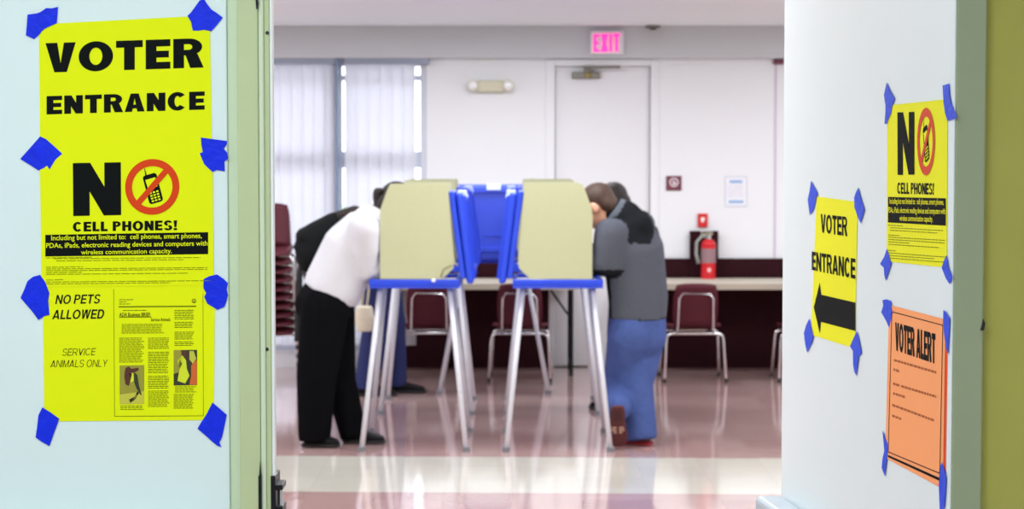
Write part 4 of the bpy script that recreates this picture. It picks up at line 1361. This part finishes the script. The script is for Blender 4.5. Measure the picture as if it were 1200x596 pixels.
# --- voter in the white sweater, bent over the near left booth, facing +x
def white_sweater_voter():
    root = empty('person', (P(395, 525, 10.14).x, 10.18, 0))
    tag(root, 'person in white sweater and black trousers bent over the near booth', 'person', None)
    pel = P(383, 352, 10.19)
    wst = P(390, 338, 10.19)
    chest = P(412, 290, 10.20)
    upr = P(432, 262, 10.20)
    nck = P(447, 252, 10.21)
    hd = P(463, 243, 10.22)
    hipN, hipF = pel + Vector((0, -.085, -.02)), pel + Vector((.02, .085, -.02))
    knN, anN = P(371, 440, 10.10), P(366, 506, 10.11)
    knF, anF = P(398, 445, 10.27), P(414, 503, 10.24)
    shN, shF = upr + Vector((-.015, -.155, -.02)), upr + Vector((.03, .165, -.02))
    elN, elF = P(429.5, 316, 10.085), P(448, 314, 10.42)
    hnN, hnF = Vector((-.54, 10.19, .918)), Vector((-.54, 10.38, .918))
    body = MB()
    limb(body, [pel, wst, chest, upr], [(.15, .115), (.14, .10), (.16, .115), (.155, .09)], ref=(0, 1, 0))
    limb(body, [upr, nck, hd - Vector((.03, 0, .01))], [.07, .055, .055])
    q, B = head_shapes(body, hd, (.72, .1, -.70), (.70, 0, .72))
    for h, k, a in ((hipN, knN, anN), (hipF, knF, anF)):
        limb(body, [h, k, a], [.082, .055, .038])
        limb(body, [a, a + Vector((.04, -.004, -.055)), a + Vector((.10, -.01, -.064))], [.030, .022, .016])
    for s_, e_, h_ in ((shN, elN, hnN), (shF, elF, hnF)):
        limb(body, [s_, e_, h_], [.048, .038, .027])
        hand_shapes(body, h_, (1, .25 if h_ is hnN else -.25, -.10), (0, 0, 1), -1 if h_ is hnN else 1, .38)
    bo = blob('body', body, M_skin, root, voxel=.0075, smooth_it=2)
    face_parts(root, q, B, M_lip)
    sw = MB()
    axis = (chest - pel).normalized()
    limb(sw, [pel + axis * .035, wst + axis * .02, chest, upr], [(.185, .150), (.186, .158), (.185, .152), (.165, .110)], n=24, ref=(0, 1, 0))
    sw.ball(chest + Vector((.035, 0, -.09)), (.075, .14, .12))
    limb(sw, [upr, upr.lerp(nck, .8)], [.10, .066])
    for s_, e_, h_ in ((shN, elN, hnN), (shF, elF, hnF)):
        limb(sw, [s_, s_.lerp(e_, .5), e_, e_.lerp(h_, .85)], [.085, .076, .056, .040])
    blob('sweater', sw, M_sweater, root, voxel=.011, smooth_it=5)
    cf = MB()
    for e_, h_ in ((elN, hnN), (elF, hnF)):
        cf.tube([e_.lerp(h_, .78) - root.location, e_.lerp(h_, .93) - root.location], [.046, .042], 14)
    cf.build('cuff', mat('violet_cuff', rgb(112, 104, 170), 0.9), root, smooth=True)
    tr = MB()
    limb(tr, [pel - axis * .02, pel + axis * .055], [(.172, .150), (.168, .140)], n=24, ref=(0, 1, 0))
    tr.ball(pel + Vector((-.02, 0, -.02)), (.150, .168, .13))
    limb(tr, [hipN, knN, anN + Vector((.010, 0, -.045))], [.128, .106, .084], n=18, flat=True)
    limb(tr, [hipF, knF, anF + Vector((.005, 0, -.045))], [.120, .086, .072], n=18, flat=True)
    blob('trousers', tr, M_trouser, root, voxel=.011, smooth_it=4)
    z = .003
    for a, dx in ((anN, .0), (anF, .0)):
        hx = a.x - .055
        shoe(root, (hx, a.y, z), (hx + (.225 if a is anF else .20), a.y - .02, z), (0, 0, 1), M_shoe_k, M_black)
    # hair pulled up into a small bun at the crown
    hr = MB()
    hr.ball(q(0, -.028, .042), (.084, .092, .088), B)
    hr.ball(q(0, -.055, -.01), (.070, .060, .075), B)
    hair = blob('hair', hr, M_hair_d, root, voxel=.010, smooth_it=3)
    bun = MB()
    tip = P(442, 224.5, 10.18)
    limb(bun, [P(452, 248, 10.20), P(444.5, 240, 10.19), P(440.5, 232, 10.18), tip], [.034, .024, .018, .022])
    bun.ball(tip + Vector((.012, 0, .008)), (.030, .02, .014))
    blob('ponytail', bun, M_hair_d, root, voxel=.007, smooth_it=2)
    return root
white_sweater_voter()

# black bag carried on the back of the first voter
bgr = empty('shoulder_bag', P(382, 320, 10.46))
tag(bgr, 'black soft bag slung behind the back of the person in the white sweater', 'bag')
bm_ = MB()
YG = 10.47
limb(bm_, [P(362, 300, YG), P(372, 280, YG), P(392, 262, YG), P(410, 254, YG)], [(.085, .10), (.09, .10), (.085, .065), (.06, .045)], ref=(0, 1, 0))
bm_.ball(P(364, 296, YG), (.085, .09, .11))
bm_.ball(P(360, 277, YG), (.065, .085, .055))
blob('bag_body', bm_, mat('black_nylon', rgb(18, 20, 22), 0.75, noise=.2, nscale=14, bump=.5, spec=0.12), bgr, voxel=.010, smooth_it=4)
st = MB()
st.tube([P(352, 310, YG) - bgr.location, P(350, 335, YG) - bgr.location, P(349, 365, YG) - bgr.location, P(347.5, 400, YG - .01) - bgr.location], [(.012, .006), (.02, .006), (.016, .006), (.012, .005)], 8, ref=(1, 0, 0))
st.tube([P(356, 318, YG - .02) - bgr.location, P(360, 330, YG - .1) - bgr.location], .012, 8)
st.build('strap', M_black, bgr)
fl = MB()
limb(fl, [P(400, 252, YG - .05), P(416, 248.5, YG - .05), P(426, 252, YG - .05)], [.03, .038, .03])
blob('bag_flap', fl, mat('brown_black_cloth', rgb(44, 38, 34), 0.9), bgr, voxel=.010, smooth_it=2)

# --- voter in the grey fleece at the near right booth
def grey_fleece_voter():
    root = empty('person', (P(742, 525, 10.15).x, 10.2, 0))
    tag(root, 'person in grey fleece with charcoal yoke and blue jeans leaning into the near booth', 'person', None)
    Lf = Vector((-.53, -.85, 0))
    Ff = Vector((-.85, .53, 0))
    pel = P(748, 388, 10.25)
    wst = P(748, 350, 10.25)
    chest = P(742, 292, 10.24)
    upr = P(731, 258, 10.23)
    nck = P(716, 247, 10.23)
    hd = P(701, 244, 10.23)
    hipL, hipR = pel + Lf * .09, pel - Lf * .09
    shL, shR = P(715, 274, 10.09), P(750, 264, 10.42)
    elL, elR = P(713, 307, 10.08), P(716, 310, 10.46)
    hnL, hnR = Vector((.32, 10.20, .918)), Vector((.32, 10.40, .918))
    knL, anL = P(726, 452, 10.36), P(724, 484, 10.03)
    knR, anR = P(744, 450, 10.22), P(752, 506, 10.16)
    body = MB()
    limb(body, [pel, wst, chest, upr], [(.16, .11), (.15, .105), (.17, .12), (.16, .09)], ref=Lf)
    limb(body, [upr, nck, hd + Vector((.03, -.01, 0))], [.075, .06, .058])
    q, B = head_shapes(body, hd, (-.72, .30, -.62), (-.55, .25, .80))
    limb(body, [hipL, knL, anL], [.085, .056, .040])
    limb(body, [hipR, knR, anR], [.085, .056, .040])
    limb(body, [anL, anL + Vector((0, .02, -.06)), anL + Vector((0, .035, -.12))], [.030, .018, .014])
    limb(body, [anR, anR + Ff * .03 + Vector((0, 0, -.05)), anR + Ff * .09 + Vector((0, 0, -.062))], [.030, .022, .016])
    for s_, e_, h_ in ((shL, elL, hnL), (shR, elR, hnR)):
        limb(body, [s_, e_, h_], [.05, .042, .030])
        hand_shapes(body, h_, (-1, .12 if h_ is hnL else -.25, -.10), (0, 0, 1), 1 if h_ is hnL else -1, .38)
    blob('body', body, M_skin, root, voxel=.0075, smooth_it=2)
    face_parts(root, q, B, M_lip)
    jk = MB()
    hem = P(747, 374, 10.25)
    limb(jk, [hem, wst, chest, upr], [(.178, .142), (.186, .148), (.192, .152), (.165, .105)], n=24, ref=Lf)
    limb(jk, [upr, upr.lerp(nck, .75)], [.11, .082])
    jk.ball(upr + Vector((.055, 0, -.03)), (.10, .13, .09))
    for s_, e_, h_ in ((shL, elL, hnL), (shR, elR, hnR)):
        limb(jk, [s_, s_.lerp(e_, .5), e_, e_.lerp(h_, .8)], [.086, .084, .072, .044])
    jo = blob('fleece_jacket', jk, M_fleece, root, voxel=.011, smooth_it=9)
    # charcoal yoke, side panel and hem are cloth of another colour on the same garment
    jo.data.materials.append(M_yoke)
    rl = root.location
    up_ax = (upr - chest).normalized()
    for p in jo.data.polygons:
        c = p.center + rl
        d = c - chest
        side, h_ = d.dot(Lf), d.dot(up_ax)
        ax = elL - shL
        t = max(0, min(1, (c - shL).dot(ax) / ax.dot(ax)))
        on_arm = (c - (shL + ax * t)).length < .094 and side > .085
        fore = (c - elL).dot((hnL - elL).normalized())
        if on_arm:
            dark = c.z < elL.z - .036 or fore > .16
        else:
            dark = h_ > .012 + .50 * abs(side - .07) or c.z < hem.z + .012
            dark = dark or (d.dot(Ff) > .05 and -.02 < side and c.z < elL.z and c.z > hem.z)
        if dark:
            p.material_index = 1
    cl_ = MB()
    d = (nck - upr).normalized()
    cl_.tube([upr.lerp(nck, .42) - rl, upr.lerp(nck, .95) - rl], [.098, .083], 20, cap=False)
    co_ = cl_.build('collar', mat('collar_grey', rgb(84, 90, 100), 0.95), root, smooth=True)
    md = co_.modifiers.new('thick', 'SOLIDIFY')
    md.thickness = .012
    tr = MB()
    limb(tr, [pel - Vector((0, 0, .03)), pel + Vector((0, 0, .09))], [(.176, .142), (.17, .135)], n=24, ref=Lf)
    tr.ball(pel - Ff * .005 - Vector((0, 0, .03)), (.145, .14, .12))
    limb(tr, [hipL, knL, anL + Vector((0, .03, .02))], [.118, .088, .070], n=18)
    limb(tr, [hipR, hipR.lerp(knR, .5), knR, anR + Vector((0, 0, -.042))], [.108, .104, .096, .084], n=18, flat=True)
    jn = blob('jeans', tr, M_jean, root, voxel=.011, smooth_it=3)
    # back pocket seam
    pk = MB()
    base = pel + Lf * .03 - Ff * .15
    pk.tube([P(722, 402, 10.06) - rl, P(727, 409, 10.045) - rl, P(735, 411, 10.04) - rl, P(743, 407, 10.04) - rl], .006, 8)
    M_rs = mat('maroon_shoe', rgb(96, 40, 44), 0.6)
    M_ro = mat('red_sole', rgb(150, 24, 44), 0.6)
    h0 = Vector((anR.x + .050, anR.y - .02, .003))
    shoe(root, h0, h0 + Vector((-.19, .12, 0)), (0, 0, 1), M_rs, M_ro, w=.050)
    # trailing foot on its toe, its sole towards the doorway
    hz = P(724, 476, 9.97)
    tz_ = P(724, 527, 10.04)
    tz_.z = .008
    so_, sl_, g = shoe(root, hz, tz_, (0, 1, .25), M_rs, mat('dark_red_sole', rgb(82, 32, 34), 0.7, noise=.2, nscale=50), w=.050)
    tread = MB()
    for a, ww in ((.50, .030), (.56, .034), (.62, .022)):
        for s in (-1, 1):
            tread.prism([g(a, -.001, s * .008) - rl, g(a, -.001, s * ww) - rl, g(a + .035, -.001, s * ww) - rl, g(a + .035, -.001, s * .006) - rl], (0, -.003, 0))
    tread.build('tread_patch', mat('pale_tread', rgb(196, 160, 140), 0.7), sl_)
    heelp = MB()
    heelp.prism([g(a, -.001, c) - rl for a, c in ((.10, -.018), (.10, .018), (.36, .022), (.36, -.022))], (0, -.003, 0))
    heelp.build('heel_patch', mat('brown_tread', rgb(60, 22, 22), 0.7), sl_)
    hr = MB()
    hr.ball(q(0, -.026, .040), (.083, .094, .088), B)
    hr.ball(q(0, -.060, -.012), (.068, .052, .066), B)
    blob('hair', hr, M_hair_b, root, voxel=.009, smooth_it=2)
    return root
grey_fleece_voter()

# --- two further voters, mostly hidden, at the second row of booths
def far_voter(label, base, dirx, jacket, jeans, shoes, head_px, Y, feet, hair, lean):
    root = empty('person', (base.x, base.y, 0))
    tag(root, label, 'person', None)
    pel = Vector((base.x, Y, .86))
    hd = P(head_px[0], head_px[1], Y)
    upr = hd + Vector((-dirx * .12, 0, -.15))
    chest = pel.lerp(upr, .62) + Vector((-dirx * .03, 0, .03))
    side = Vector((0, 1, 0))
    body = MB()
    limb(body, [pel, chest, upr], [(.15, .10), (.165, .115), (.155, .09)], ref=side)
    limb(body, [upr, hd], [.07, .055])
    q, B = head_shapes(body, hd, (dirx * .8, 0, -.55), (dirx * .55, 0, .8))
    arms = []
    for s in (-1, 1):
        sh = upr + Vector((0, s * .17, -.03))
        el = Vector((upr.x + dirx * .02, Y + s * .16, .96))
        hn = Vector((pel.x + dirx * .29, Y + s * .10, .915))
        arms.append((sh, el, hn))
        limb(body, [sh, el, hn], [.05, .04, .028])
        hand_shapes(body, hn, (dirx, -s * .2, -.1), (0, 0, 1), s * dirx, .38)
    legs = []
    for (fx, fy), s in zip(feet, (-1, 1)):
        hp = pel + Vector((0, s * .085, -.02))
        an = Vector((fx, fy, .09))
        kn = hp.lerp(an, .52) + Vector((dirx * .03, 0, 0))
        legs.append((hp, kn, an))
        limb(body, [hp, kn, an], [.085, .056, .040])
    blob('body', body, M_skin, root, voxel=.009, smooth_it=2)
    face_parts(root, q, B, M_lip)
    jk = MB()
    limb(jk, [pel + Vector((0, 0, -.02)), chest, upr], [(.18, .145), (.185, .15), (.165, .105)], n=22, ref=side)
    for sh, el, hn in arms:
        limb(jk, [sh, el, el.lerp(hn, .8)], [.085, .072, .048])
    blob('jacket', jk, jacket, root, voxel=.013, smooth_it=4)
    tr = MB()
    tr.ball(pel, (.15, .17, .13))
    for hp, kn, an in legs:
        limb(tr, [hp, kn, an + Vector((0, 0, -.045))], [.115, .085, .076], n=16, flat=True)
    blob('jeans', tr, jeans, root, voxel=.013, smooth_it=3)
    for hp, kn, an in legs:
        shoe(root, (an.x - dirx * .06, an.y, .003), (an.x + dirx * .20, an.y, .003), (0, 0, 1), shoes, M_black)
    hr = MB()
    hr.ball(q(0, -.028, .042), (.083, .094, .088), B)
    hr.ball(q(0, -.060, -.012), (.068, .052, .066), B)
    blob('hair', hr, hair, root, voxel=.011, smooth_it=2)
    return root
fl1, fl2 = P(429, 462, 12.3), P(462, 460, 12.3)
far_voter('person whose dark blue jeans show behind the legs of the white-sweater voter\'s booth', Vector((P(444, 400, 12.3).x, 12.3, 0)), 1, M_navy, M_jean_d, M_shoe_k, (476, 247), 12.3, ((fl1.x, 12.24), (fl2.x, 12.40)), M_hair_d, 0)
fr1, fr2 = P(728, 470, 11.70), P(744, 470, 11.70)
far_voter('dark-haired person whose head shows just behind the grey-fleece voter\'s head', Vector((P(737, 400, 11.70).x, 11.70, 0)), -1, M_navy, M_jean_d, M_shoe_k, (718, 240), 11.70, ((fr1.x, 11.61), (fr2.x, 11.79)), M_hair_d, 0)
# cream tote carried by the far voter on the left
tb = empty('tote_bag', P(427, 391, 12.02))
tag(tb, 'cream cloth bag hanging beside the person in dark blue jeans', 'bag')
tm = MB()
limb(tm, [P(427, 358, 12.02), P(427, 372, 12.02), P(427, 388, 12.02)], [(.045, .050), (.05, .062), (.045, .046)], ref=(0, 1, 0))
blob('bag_body', tm, mat('cream_canvas', rgb(214, 206, 184), 0.9, noise=.08, nscale=30, bump=.4), tb, voxel=.009, smooth_it=3)
MB().tube([P(424, 359, 12.02) - tb.location, P(426, 340, 12.05) - tb.location, P(431, 325, 12.08) - tb.location, P(432, 340, 12.05) - tb.location, P(430, 359, 12.02) - tb.location], .007, 8).build('bag_handle', mat('cream_strap', rgb(196, 186, 160), 0.9), tb, smooth=True)
